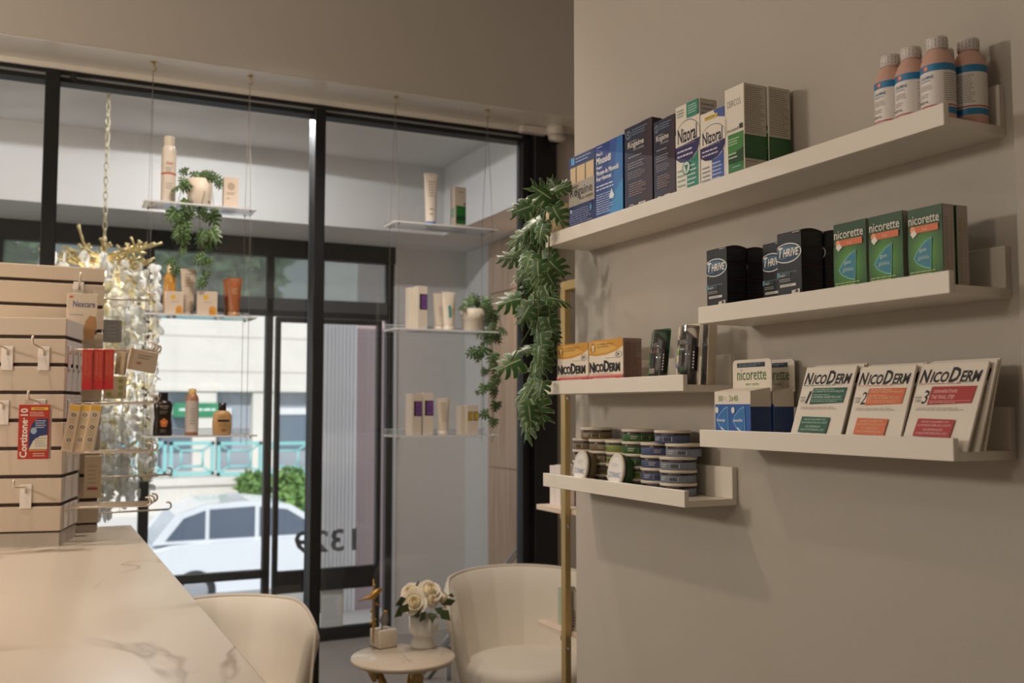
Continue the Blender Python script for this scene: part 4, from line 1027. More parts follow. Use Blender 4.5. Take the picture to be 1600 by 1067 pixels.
# ================================================================ hanging acrylic shelves in the window
YH = 3.83
HD = .14            # depth of a tray
def acrylic(x0, x1, z, lab):
    t = thing('acrylic_shelf', lab, 'shelf', ((x0+x1)/2, YH, z), 0, 'clear acrylic shelves hanging in the window')
    w = (x1-x0)/2
    mb = MB(); mb.box(-w, w, -HD/2, HD/2, 0, .005, ACRYL); mb.build('tray', t)
    mb = MB()
    for y in (-HD/2, HD/2): mb.box(-w, w, y-.0015, y+.0015, -.0002, .0058, ACRYL_E)
    for x in (-w, w): mb.box(x-.0015, x+.0015, -HD/2, HD/2, -.0002, .0058, ACRYL_E)
    mb.build('polished_edge', t)
    mb = MB(); mb.box(-w, w, HD/2-.003, HD/2, .005, .030, ACRYL); mb.box(-w, w, HD/2-.0032, HD/2+.0002, .029, .0305, ACRYL_E); mb.build('back_lip', t)
    for sx in (-1, 1):
        for sy in (-1, 1):
            mb = MB(); mb.lathe([(0, -.006), (.0035, -.006), (.0035, .009), (0, .009)], CHROME, 10, Mx.Translation((sx*(w-.02), sy*(HD/2-.014), 0))); mb.build('cable_grip', t)
    return z+.0052
def column(xl, xr, ys, names, hooks):
    zs = []
    for y, lab in zip(ys, names):
        z = at((xl+xr)/2, y, Y=YH-HD/2).z
        zs.append((z, acrylic(at(xl, y, Y=YH-HD/2).x+.005, at(xr, y, Y=YH-.02).x, z, lab)))
    X0 = at(xl, ys[0], Y=YH-HD/2).x+.025; X1 = at(xr, ys[0], Y=YH-.02).x-.02
    for (hx, side, lab) in hooks:
        x = X0 if side == 'l' else X1
        t = thing('cable_hook', 'small brass ceiling hook '+lab, 'hook', (x, YH, SOF-.004))
        mb = MB(); mb.lathe([(0, 0), (.010, 0), (.010, -.004), (0, -.004)], GOLD, 14); mb.build('hook_base', t)
        mb = MB(); mb.tube([(0, 0, -.004), (.004, 0, -.018), (.010, 0, -.028), (.004, 0, -.036), (-.004, 0, -.032)], .003, GOLD, 8); mb.build('hook', t)
        c = MB(); zb = zs[-1][0]-.03
        for s in (-1, 1):
            ztop = zs[0][0]
            c.tube([(x, YH, SOF-.038), (x, YH+s*(HD/2-.014), ztop), (x, YH+s*(HD/2-.014), zb)], .0009, P('#9a9690', .4, .6, name='wire_cable'), 5)
        tag(c.build('suspension_cable'), 'thin steel cable pair hanging from the hook '+lab, 'cable')
    return [z[1] for z in zs]
ZA = column(226, 397, (321, 494, 683), ('clear hanging shelf at the upper left with spray and potted plant', 'clear hanging shelf at mid left with orange and white sun products', 'clear hanging shelf at lower left with the black bottle'), ((238, 'l', 'leftmost over the left shelves'), (394, 'r', 'second from left over the left shelves')))
ZB = column(616, 771, (353, 517, 682), ('clear hanging shelf at the upper right with a blue capped tube', 'clear hanging shelf at mid right with the small ivy like pot', 'clear hanging shelf at lower right with purple and yellow label boxes'), ((630, 'l', 'third from left over the right shelves'), (758, 'r', 'rightmost over the right shelves')))
# cable grip dangling at the window head by the left mullion
q = at(115, 121, Y=YW-.02)
mb = MB(); mb.box(q.x-.010, q.x+.010, YW-.03, YW-.002, q.z-.004, q.z+.012, P('#2a2a2c', .4)); mb.tube([(q.x-.012, YW-.03, q.z-.004), (q.x, YW-.035, q.z-.012), (q.x+.012, YW-.03, q.z-.022)], .004, P('#2a2a2c', .4), 6)
tag(mb.build('window_latch'), 'tiny black latch on the window head beside the left mullion', 'latch')

def xat(px, z, Y): return at(px, 500, Y=Y).x
def rbox(name, lab, px0, px1, pyt, z, Y, d, base, front, side=(), sidecol=None, left=(), leftcol=None, rz_=0, grp=None):
    x0, x1 = at(px0, pyt, Y=Y).x, at(px1, pyt, Y=Y).x; h = at((px0+px1)/2, pyt, Y=Y).z-z
    mb = carton_mb(x1-x0, d, h, base, front, side, left, sidecol)
    o = mb.build(name); o.location = ((x0+x1)/2, Y+d/2, z); o.rotation_euler = (0, 0, rz_)
    return tag(o, lab, 'box', grp)
def bottle(name, lab, px, z, Y, prof_parts, flatk=1, rz_=0, cat='bottle'):
    """prof_parts: list of (part name, profile in metres, material)"""
    t = thing(name, lab, cat, (at(px, 500, Y=Y).x, Y, z), rz_)
    for pn_, prof, m, extra in prof_parts:
        mb = MB(); mb.lathe(prof, m, 28, None, True, None, 1, flatk)
        if extra: extra(mb)
        mb.build(pn_, t)
    return t
def cyl(r, a0, a1, z0, z1, fk=1):
    return lambda u, v, e: V(((r+.0003+e)*cos(a0+(a1-a0)*u), (r+.0003+e)*fk*sin(a0+(a1-a0)*u), z0+(z1-z0)*v))
def tube_pack(name, lab, px, z, Y, w, h, cap, body, capm, items=(), rz_=0, tilt=0):
    """squeeze tube standing on its cap: round at the bottom, flat crimp at the top"""
    t = thing(name, lab, 'tube', (at(px, 500, Y=Y).x, Y, z), rz_); n = 24
    mb = MB(); vs_ = []; k = 8
    for j in range(k+1):
        f = j/k; rx = w*(.36+.14*f); ry = w*.36*(1-f)**.7+.0012
        for i in range(n):
            a = 2*pi*i/n; vs_.append((rx*cos(a), ry*sin(a), cap+(h-cap)*f))
    m = P(body, .4)
    mb.add(vs_, [(j*n+i, j*n+(i+1) % n, (j+1)*n+(i+1) % n, (j+1)*n+i) for j in range(k) for i in range(n)], m, True)
    mb.add(vs_[-n:], [tuple(range(n))], m)
    mb.box(-w*.5, w*.5, -.0016, .0016, h-.012, h, m)
    def fn(u, v, e):
        f = v; rx = w*(.36+.14*f); ry = w*.36*(1-f)**.7+.0012; x = (u-.5)*2*.8
        return V((rx*x, -ry*math.sqrt(max(0, 1-x*x))-.0004-e, cap+(h-cap)*v))
    emit(mb, items, fn)
    mb.build('tube_body', t)
    c = MB(); c.lathe([(0, 0), (w*.36, 0), (w*.37, .003), (w*.36, cap), (0, cap)], P(capm, .35), 24); c.build('cap', t)
    t.rotation_euler = (0, tilt, rz_)
    return t

PS = lambda Y, px: (at(px+.5, 500, Y=Y).x-at(px-.5, 500, Y=Y).x)
# ---- left column, top tray
zt = ZA[0]; Y = 3.83
h = at(258, 213, Y=Y).z-zt; r = .0265
wb = P('#ece0d2', .35, name='spray_white')
def lab1(mb):
    emit(mb, [('t', 'Avène', .25, .74, .75, .82, '#c8603c', .01), ('l', .2, .56, .8, .70, 4, '#9a9088'), ('l', .25, .2, .8, .36, 3, '#b0a8a0')], cyl(r, -2.5, -.6, .02, h*.74))
    emit(mb, [('r', 0, 0, 1, 1, '#c8562f', 1)], cyl(r, -3.1, 0, h*.43, h*.455))
bottle('spray_can', 'tall white spray can with an orange ring on the upper left tray', 258, zt, Y, [('can_body', [(0, 0), (r*.95, 0), (r, .004), (r, h*.76), (r*.92, h*.82), (r*.7, h*.86)], wb, lab1), ('cap', [(r*.72, h*.855), (r*.72, h*.985), (r*.66, h), (0, h)], P('#e6dac6', .4), None)])
rbox('cream_carton', 'small cream box right of the plant on the upper left tray', 350, 373, 277, zt, 3.82, .03, '#e8d8c6', [('e', .5, .72, .25, .12, '#c4b09c'), ('l', .2, .45, .85, .55, 2, '#a07868'), ('l', .2, .3, .5, .38, 1, '#a07868')])
# ---- left column, middle tray
zt = ZA[1]
h = at(265, 411, Y=3.86).z-zt; r = .0225
bottle('sun_bottle', 'tall orange sun lotion bottle behind the white box on the mid left tray', 264, zt, 3.868, [('bottle_body', [(0, 0), (r, 0), (r, h*.72), (r*.6, h*.80), (r*.45, h*.83)], P('#d8a04a', .35, name='orange_plastic'), lambda mb: emit(mb, [('l', .2, .5, .8, .9, 5, '#b87a30')], cyl(r, -2.4, -.7, h*.1, h*.7))), ('cap', [(r*.5, h*.82), (r*.5, h*.98), (0, h)], P('#e6d2a8', .4), None)])
sun = [('e', .42, .75, .14, .10, '#e6b84a'), ('l', .3, .5, .8, .6, 2, '#c0b0a0'), ('r', .58, .05, .95, .34, '#e0a04c'), ('r', .66, .34, .86, .40, '#e0a04c'), ('l', .62, .1, .9, .25, 3, '#b87a30')]
rbox('sun_carton', 'left white sun cream box in front of the orange bottle', 259, 287, 455, zt, 3.80, .03, '#dcccba', sun, (), '#cfc4bc')
rbox('sun_carton', 'right white sun cream box between the white tube and the brown tubes', 309, 340, 455, zt, 3.80, .03, '#dcccba', sun, (), '#cfc4bc')
tube_pack('sun_tube', 'white squeeze tube standing between the two white sun boxes', 293, zt, 3.862, .058, at(293, 420, Y=3.862).z-zt, .02, '#d2c2b0', '#cfc0ae', [('l', .2, .55, .8, .9, 5, '#b09c8c'), ('r', .3, .68, .7, .70, '#e0b060')])
bt = [('e', .5, .78, .1, .06, '#c8522c'), ('l', .2, .5, .85, .7, 4, '#c9a888'), ('r', .05, .38, .95, .5, '#c0482c'), ('r', .05, .32, .95, .38, '#4a4a6a')]
tube_pack('sun_tube', 'brown orange squeeze tube at the right end of the mid left tray, in front', 365, zt, 3.825, .058, at(365, 434, Y=3.825).z-zt, .022, '#9a5c34', '#b08a66', bt)
tube_pack('sun_tube', 'brown orange squeeze tube tucked behind its twin on the mid left tray', 359, zt, 3.872, .056, at(359, 437, Y=3.872).z-zt, .022, '#9a5c34', '#b08a66', bt)
# ---- left column, bottom tray
zt = ZA[2]
h = at(258, 613, Y=3.83).z-zt; k = .0340
prof = [(0, 0), (k*.95, 0), (k, .004), (k*.96, h*.25), (k*.86, h*.42), (k*.95, h*.62), (k*.98, h*.72), (k*.75, h*.79), (.016, h*.82)]
def flower(mb):
    f = cyl(k*.95, -2.3, -.85, 0, h)
    it = [('t', 'HAWAIIAN', .15, .66, .85, .70, '#b8a89c', .01), ('t', 'Tropic', .25, .61, .75, .65, '#b8a89c', .01), ('l', .2, .5, .8, .58, 2, '#8a7a70')]
    for i in range(5):
        a = pi/2+2*pi*i/5; it.append(('e', .5+.13*cos(a), .30+.055*sin(a), .12, .05, '#d07a3f'))
    it += [('e', .5, .30, .05, .022, '#e6b45a'), ('l', .3, .08, .7, .16, 2, '#8a7a70')]
    emit(mb, it, f, .0008)
bottle('tanning_bottle', 'dark brown bottle with an orange flower on the lower left tray', 258, zt, 3.83, [('bottle_body', prof, P('#231814', .25, name='dark_plastic'), flower), ('cap', [(.0165, h*.81), (.0165, h*.985), (.015, h), (0, h)], P('#191413', .3), None)], .62)
bottle('tanning_bottle', 'pale sided bottle mostly hidden just left of the dark flower bottle', 252.5, zt, 3.872, [('bottle_body', [(a*.95, b*.97) for a, b in prof], P('#d9dcd8', .3, name='white_plastic'), None), ('cap', [(.0165, h*.79), (.0165, h*.94), (0, h*.95)], P('#191413', .3), None)], .5)
h = at(303, 607, Y=3.84).z-zt; r = .0235
bottle('sun_spray', 'slim white and orange spray can standing in the middle of the lower left tray', 303, zt, 3.84, [('can_body', [(0, 0), (r, 0), (r, h*.06), (r, h*.76), (r*.9, h*.83), (r*.6, h*.88)], P('#a8785a', .35, name='tan_plastic'), lambda mb: (mb.lathe([(r+.0004, h*.07), (r+.0004, h*.74)], P('#c9bdb4', .4), 28), emit(mb, [('l', .2, .2, .8, .8, 6, '#a8a09a')], cyl(r+.0005, -2.3, -.8, h*.1, h*.72)))), ('cap', [(r*.62, h*.875), (r*.58, h*.99), (0, h)], P('#c9a860', .4), None)])
h = at(350, 629, Y=3.83).z-zt; k = .036
def lb(mb): emit(mb, [('l', .2, .72, .8, .84, 2, '#7a5a3a'), ('r', .12, .55, .9, .66, '#2f3038'), ('l', .2, .3, .85, .5, 3, '#8a6a48'), ('e', .5, .15, .16, .07, '#8a6a48')], cyl(k, -2.35, -.8, h*.05, h*.7), .0005)
bottle('lotion_bottle', 'beige lotion bottle with black cap at the right of the lower left tray', 350, zt, 3.83, [('bottle_body', [(0, 0), (k*.88, 0), (k*.92, .004), (k, h*.35), (k*.93, h*.62), (k*.72, h*.72), (.013, h*.76)], P('#c49a68', .35, name='beige_plastic'), lb), ('cap', [(.0135, h*.75), (.0145, h*.76), (.0145, h*.985), (0, h)], P('#1d1a19', .3), None)], .55)

# ---- right column
zt = ZB[0]
tube_pack('cream_tube', 'white squeeze tube with a blue cap on the upper right tray', 672, zt, 3.825, .062, at(672, 271, Y=3.825).z-zt, .018, '#ece3d8', '#4a86c4', [('l', .2, .5, .85, .85, 6, '#a8a098'), ('l', .2, .1, .7, .3, 2, '#a8a098'), ('e', .5, .95, .03, .012, '#3a3630')])
gc = [('l', .3, .85, .8, .9, 1, '#8a8278'), ('r', .12, .12, .98, .55, '#2f7a35'), ('r', .12, .2, .98, .32, '#1c4a2c'), ('r', .80, .58, .98, .62, '#3c3a36')]
rbox('shampoo_carton', 'small white and green shampoo box on the upper right tray', 710, 728, 292, zt, 3.825, .044, '#d9cfc2', gc, (), None, [('r', .2, .28, .95, .5, '#8fc0a0')], rz_=radians(3))
zt = ZB[1]
pf_ = [('r', .18, .46, 1.0, .82, '#2a2226'), ('r', .36, .48, .97, .80, '#7a4f94'), ('l', .45, .55, .9, .7, 2, '#5a3a74')]
rbox('serum_carton', 'white carton with a purple label on the mid right tray', 652, 667.5, 447, zt, 3.79, .05, '#eadfd0', pf_, rz_=radians(6))
rbox('serum_carton', 'white carton behind the purple label one on the mid right tray', 640, 655, 449, zt, 3.842, .045, '#eadfd0', (), rz_=radians(6))
tube_pack('cream_tube', 'white squeeze tube with a teal and yellow label on the mid right tray', 701, zt, 3.81, .064, at(701, 456, Y=3.81).z-zt, .022, '#eadfd0', '#eadfd0', [('r', .30, .22, .56, .58, '#4a9aa4'), ('r', .56, .24, .98, .56, '#c8b83a'), ('l', .6, .3, .92, .5, 3, '#9a8a20')], radians(4))
tube_pack('cream_tube', 'plain white squeeze tube left of the teal and yellow labelled one', 686, zt, 3.86, .058, at(686, 458, Y=3.86).z-zt, .022, '#e6dacb', '#eadfd0', [('l', .3, .3, .8, .6, 4, '#b8aea0')], radians(4))
zt = ZB[2]
rbox('serum_carton', 'white carton with a purple label at the left of the lower right tray', 642.5, 658, 615, zt, 3.79, .055, '#e6dacb', pf_, rz_=radians(8))
rbox('serum_carton', 'right hand white carton with a purple label on the lower right tray', 661, 677.5, 614, zt, 3.80, .05, '#e6dacb', pf_, rz_=radians(0))
tube_pack('cream_tube', 'plain white squeeze tube in the middle of the lower right tray', 693, zt, 3.815, .060, at(693, 621, Y=3.815).z-zt, .02, '#e2d6c6', '#e6dccf', [('l', .15, .25, .85, .85, 9, '#b8a890')], radians(6))
yf2 = [('r', .12, .48, .50, .78, '#2a2622'), ('r', .18, .5, .48, .76, '#c8a83a'), ('r', .58, .48, 1, .78, '#2a2622'), ('r', .64, .5, .99, .76, '#c8a83a')]
rbox('serum_carton', 'wide low carton with two yellow labels on the lower right tray', 729, 747.5, 633, zt, 3.80, .03, '#e6dacb', yf2, rz_=radians(4))
rbox('serum_carton', 'narrow low white carton left of the yellow label one', 719.5, 727.5, 634, zt, 3.805, .045, '#e6dacb', (), rz_=radians(6))

# ================================================================ trailing plants
def leaf_mat():
    m = bpy.data.materials.new('monstera_leaf'); m.use_nodes = True
    nt = m.node_tree; b = nt.nodes['Principled BSDF']; b.inputs['Roughness'].default_value = .42
    at_ = nt.nodes.new('ShaderNodeAttribute'); at_.attribute_name = 'margin'
    cr = nt.nodes.new('ShaderNodeValToRGB'); e = cr.color_ramp.elements
    e[0].position = .30; e[0].color = rgb('#375a2c'); e[1].position = .92; e[1].color = rgb('#b9c896')
    oi_ = nt.nodes.new('ShaderNodeObjectInfo')
    mr = nt.nodes.new('ShaderNodeMapRange'); mr.inputs['To Min'].default_value = .75; mr.inputs['To Max'].default_value = 1.25
    nt.links.new(oi_.outputs['Random'], mr.inputs['Value'])
    sc_ = nt.nodes.new('ShaderNodeVectorMath'); sc_.operation = 'SCALE'
    nt.links.new(at_.outputs['Fac'], cr.inputs[0]); nt.links.new(cr.outputs[0], sc_.inputs[0]); nt.links.new(mr.outputs[0], sc_.inputs['Scale'])
    nt.links.new(sc_.outputs[0], b.inputs['Base Color'])
    return m
LEAF = leaf_mat(); STEM = P('#4d5a30', .5, name='vine_stem')
def leaf_mesh():
    vs_, fs, tint = [], [], []
    NF = 4
    W = [.40, .54, .57, .52, .42, .28, .10]
    def wd(t):
        t = max(0, min(1, t))*6; i = min(5, int(t)); return W[i]+(W[i+1]-W[i])*(t-i)
    Q = (0, .14, .5, .86, 1)
    for sg in (-1, 1):
        for i in range(NF):
            t0, t1 = i/NF, (i+1)/NF
            rows = []
            for s in (0, .1, .35, .52, .68, .85, .96, 1.02):
                gap = 0 if s < .4 else (.02, .07, .09, .14, .30)[(.52, .68, .85, .96, 1.02).index(s)]
                row = []
                for q in Q:
                    t = t0+(t1-t0)*(gap+(1-2*gap)*q)
                    w = wd((t0+t1)/2)*(1-.05*(2*q-1)**2*(s > .9))
                    x = sg*w*s
                    y = t*.84+s*s*(.04+.34*t)-(.20*s*(1-t)**3)
                    if i == NF-1 and q > .5: y += .10*(1-s)*(2*q-1)
                    z = -.16*s*s-.22*(t-.35)**2+.012*sin(9*t)*s
                    edge = (q in (0, 1) and s > .4) or s > 1
                    tn = .95 if edge else (.8 if s == 0 else (.10 if q == .5 else .22))
                    row.append(len(vs_)); vs_.append((x, y, z)); tint.append(tn)
                rows.append(row)
            for a, b in zip(rows[:-1], rows[1:]):
                for q in range(len(Q)-1):
                    f = (a[q], b[q], b[q+1], a[q+1]); fs.append(f if sg > 0 else f[::-1])
    me = bpy.data.meshes.new('leaf'); me.from_pydata(vs_, [], fs); me.materials.append(LEAF)
    me.polygons.foreach_set('use_smooth', [True]*len(fs))
    a_ = me.attributes.new('margin', 'FLOAT', 'POINT'); a_.data.foreach_set('value', tint)
    return me
LEAFME = leaf_mesh()
rl = random.Random(3)
def put_leaf(root, p, tip, nrm, size):
    d = V(tip).normalized(); n = V(nrm); n = (n-d*n.dot(d)).normalized(); x = d.cross(n)
    M_ = Mx(((x.x, d.x, n.x), (x.y, d.y, n.y), (x.z, d.z, n.z))).to_4x4()
    o = bpy.data.objects.new('leaf', LEAFME); COL.objects.link(o); o.parent = root
    base = V(p)-V(root.location)-d*(size*.42)
    o.location = base; o.rotation_euler = M_.to_euler(); o.scale = (size*rl.uniform(.92, 1.08), size, size)
def plant(root, leaves, X=None, Y=None, px_scale=1, nbase=(-1, -.6, .35), jitter=.5, depth=.03):
    """leaves: (px,py,tip angle in image degrees, length px); the leaf lies near the plane X or Y, with a random depth"""
    for (px, py, ang, ln) in leaves:
        j = rl.uniform(-depth, depth)
        kw = dict(X=X+j) if X is not None else dict(Y=Y+j)
        p = at(px, py, **kw)
        dist = (p-EYE).dot(_f)
        a = radians(ang)
        dv = _r*cos(a)+_u*sin(a)
        dv = dv + V((rl.uniform(-.3, .3), rl.uniform(-.3, .3), rl.uniform(-.1, .1)))
        n = V(nbase)+V((rl.uniform(-1, 1), rl.uniform(-1, 1), rl.uniform(-.6, .9)))*jitter
        put_leaf(root, p, dv, n, ln/FPX*dist*1.12)
# big plant at the far end of the top ledge
X = 1.06
p0 = at(879, 345, X=1.118)
rt = thing('trailing_plant', 'large trailing monstera like plant spilling off the far end of the top ledge', 'plant', (1.128, p0.y+.012, ZT))
mb = MB(); hp = at(880, 316, X=1.1).z-ZT
mb.lathe([(0, 0), (.034, 0), (.040, .004), (.044, hp), (.040, hp), (.037, hp-.012), (0, hp-.012)], P('#c4ae8a', .7, name='clay_pot', noise=.06, nscale=60, bump=.3, bscale=150), 28)
mb.build('pot', rt)
mb = MB(); mb.lathe([(0, hp-.010), (.039, hp-.010)], P('#4a3a2c', .9), 20); mb.build('soil', rt)
L0 = lambda x, y, a, l: (760+x/2.425, 260+y/2.425, a, l/2.425)
lv = [L0(212, 100, 150, 85), L0(285, 82, 20, 62), L0(300, 68, 40, 50), L0(255, 70, 100, 50), L0(140, 160, 200, 80), L0(185, 180, 230, 75), L0(270, 188, 290, 85), L0(236, 232, 280, 60), L0(160, 245, 215, 90), L0(122, 272, 200, 80), L0(90, 345, 185, 75), L0(140, 342, 240, 65), L0(138, 400, 230, 80), L0(200, 300, 260, 70), L0(215, 352, 290, 75), L0(265, 385, 320, 80), L0(212, 425, 270, 90), L0(165, 290, 240, 70), L0(180, 385, 250, 75), L0(245, 430, 310, 65), L0(92, 508, 190, 88), L0(145, 558, 250, 78), L0(195, 500, 260, 92), L0(268, 502, 345, 85), L0(200, 575, 280, 75), L0(240, 600, 300, 65), L0(255, 642, 285, 50), L0(208, 672, 265, 85), L0(150, 690, 200, 55), L0(90, 748, 215, 92), L0(212, 742, 270, 78), L0(185, 775, 240, 62), L0(222, 720, 300, 60), L0(205, 840, 265, 62), L0(140, 868, 235, 82), L0(190, 920, 290, 100), L0(150, 982, 250, 92), L0(226, 850, 275, 45), L0(175, 455, 230, 70), L0(205, 250, 250, 70), L0(190, 130, 200, 65), L0(228, 640, 250, 60), L0(175, 215, 215, 80), L0(130, 310, 220, 75), L0(232, 310, 285, 70), L0(160, 360, 250, 75), L0(195, 395, 265, 80), L0(230, 480, 290, 75), L0(170, 530, 240, 70), L0(215, 540, 275, 75), L0(190, 620, 255, 70), L0(225, 685, 280, 70), L0(195, 710, 250, 65), L0(170, 840, 240, 65), L0(165, 945, 265, 75), L0(240, 140, 320, 70), L0(215, 165, 270, 75)]
plant(rt, lv, X=X, depth=.035)
def vine(pts, kw, r=.0016):
    return [tuple(at(760+x/2.425, 260+y/2.425, **kw)-rt.location) for x, y in pts]
mb = MB()
top = (0, 0, hp)
for pts in ([(230, 120), (205, 250), (200, 450), (195, 650), (165, 800), (135, 930)], [(220, 130), (150, 260), (135, 430), (150, 505), (100, 505)], [(225, 150), (190, 400), (175, 600), (120, 690), (95, 735)], [(240, 160), (235, 400), (240, 600), (215, 760), (165, 800), (195, 900)]):
    mb.tube([top]+vine(pts, dict(X=X)), .0017, STEM, 6)
mb.build('vine', rt)

def pot_plant(lab, px0, px1, pytop, zt, Y, potcol, leaves, vines, ribbed=False):
    x0, x1 = at(px0, pytop, Y=Y).x, at(px1, pytop, Y=Y).x; r = (x1-x0)/2; h = at((px0+px1)/2, pytop, Y=Y-r).z-zt
    h = max(h, .04)
    rt_ = thing('potted_plant', lab, 'plant', ((x0+x1)/2, Y, zt))
    mb = MB(); m = P(potcol, .5, name='pot_glaze', noise=.03, nscale=30)
    prof = [(0, 0), (r*.80, 0), (r*.86, .004), (r*.90, h*.5), (r, h*.56), (r, h), (r*.93, h), (r*.9, h-.01), (0, h-.01)] if ribbed else [(0, 0), (r*.9, 0), (r*.97, .005), (r, h*.5), (r, h), (r*.94, h), (r*.92, h-.01), (0, h-.01)]
    mb.lathe(prof, m, 28); mb.build('pot', rt_)
    plant(rt_, leaves, Y=Y-r*.75, nbase=(-.4, -1, .3), depth=.012)
    mb = MB()
    for v in vines:
        mb.tube([(0, 0, h-.005)]+[tuple(at(px, py, Y=Y-r*1.0)-rt_.location) for px, py in v], .0012, STEM, 5)
    mb.build('vine', rt_)
    return rt_
L1 = lambda x, y, a, l: (200+x/3.81, 180+y/3.81, a, l/3.81)
lv = [L1(440, 345, 200, 60), L1(400, 350, 160, 55), L1(480, 350, 30, 55), L1(460, 375, 260, 55), L1(520, 370, 0, 55), L1(540, 412, 300, 45), L1(330, 330, 170, 50), L1(290, 425, 200, 65), L1(340, 425, 230, 60), L1(330, 390, 140, 50), L1(265, 590, 230, 80), L1(330, 580, 250, 75), L1(300, 620, 240, 65), L1(360, 600, 280, 60), L1(290, 675, 240, 60), L1(345, 660, 290, 70), L1(320, 730, 260, 85), L1(285, 715, 220, 50), L1(430, 575, 250, 65), L1(505, 615, 300, 80), L1(460, 600, 240, 50), L1(520, 570, 320, 45), L1(430, 720, 230, 85), L1(505, 710, 310, 85), L1(490, 770, 290, 75), L1(320, 810, 270, 45), L1(255, 865, 190, 60), L1(275, 925, 270, 55), L1(425, 855, 200, 65), L1(475, 870, 280, 55), L1(460, 950, 250, 50), L1(435, 1000, 240, 55), L1(330, 520, 250, 55), L1(450, 520, 270, 55), L1(380, 560, 260, 55)]
pot_plant('small trailing plant in a cream pot on the upper left hanging shelf', 293, 331, 277, ZA[0], 3.82, '#e2d4c4', lv, [[(285, 290), (275, 330), (285, 370), (282, 400), (268, 415), (273, 430)], [(320, 300), (312, 330), (312, 360), (315, 400), (318, 430), (312, 445)], [(330, 285), (335, 330), (328, 350)]])
L2 = lambda x, y, a, l: (600+x/6.275, 430+y/6.275, a, l/6.275)
L3 = lambda x, y, a, l: (600+x/8., 590+y/8., a, l/8.)
lv = [L2(860, 220, 90, 85), L2(810, 260, 150, 80), L2(900, 240, 60, 80), L2(850, 275, 200, 75), L2(770, 310, 190, 75), L2(930, 280, 20, 75), L2(1010, 235, 30, 80), L2(990, 280, 340, 75), L2(1020, 330, 300, 85), L2(1080, 380, 330, 90), L2(1040, 400, 260, 85), L2(1010, 450, 270, 80), L2(1090, 450, 290, 80), L2(1050, 500, 260, 85), L2(960, 570, 200, 95), L2(1040, 590, 270, 100), L2(1010, 640, 230, 85), L2(1110, 620, 300, 85), L2(1160, 540, 340, 90), L2(1090, 560, 300, 85), L2(865, 760, 200, 100), L2(960, 740, 240, 110), L2(930, 800, 250, 90), L2(1060, 800, 250, 110), L2(1090, 840, 290, 80), L2(1075, 920, 270, 80), L2(985, 950, 230, 75), L2(1110, 1010, 310, 90), L2(1080, 1050, 250, 90), L3(1240, 140, 230, 115), L3(1330, 110, 240, 85), L3(1410, 20, 330, 80), L3(1390, 190, 270, 120), L3(1405, 360, 280, 120), L3(1250, 455, 190, 120), L3(1365, 560, 250, 105), L3(1160, 190, 260, 60)]
pot_plant('white ridged pot with a trailing green plant on the mid right hanging shelf', 721, 757.5, 481, ZB[1], 3.825, '#e6dccd', lv, [[(750, 478), (765, 490), (770, 520), (768, 555), (774, 600), (772, 640), (769, 665)], [(752, 490), (758, 520), (752, 560), (756, 600), (755, 645)], [(760, 480), (780, 495), (786, 518)]], True)
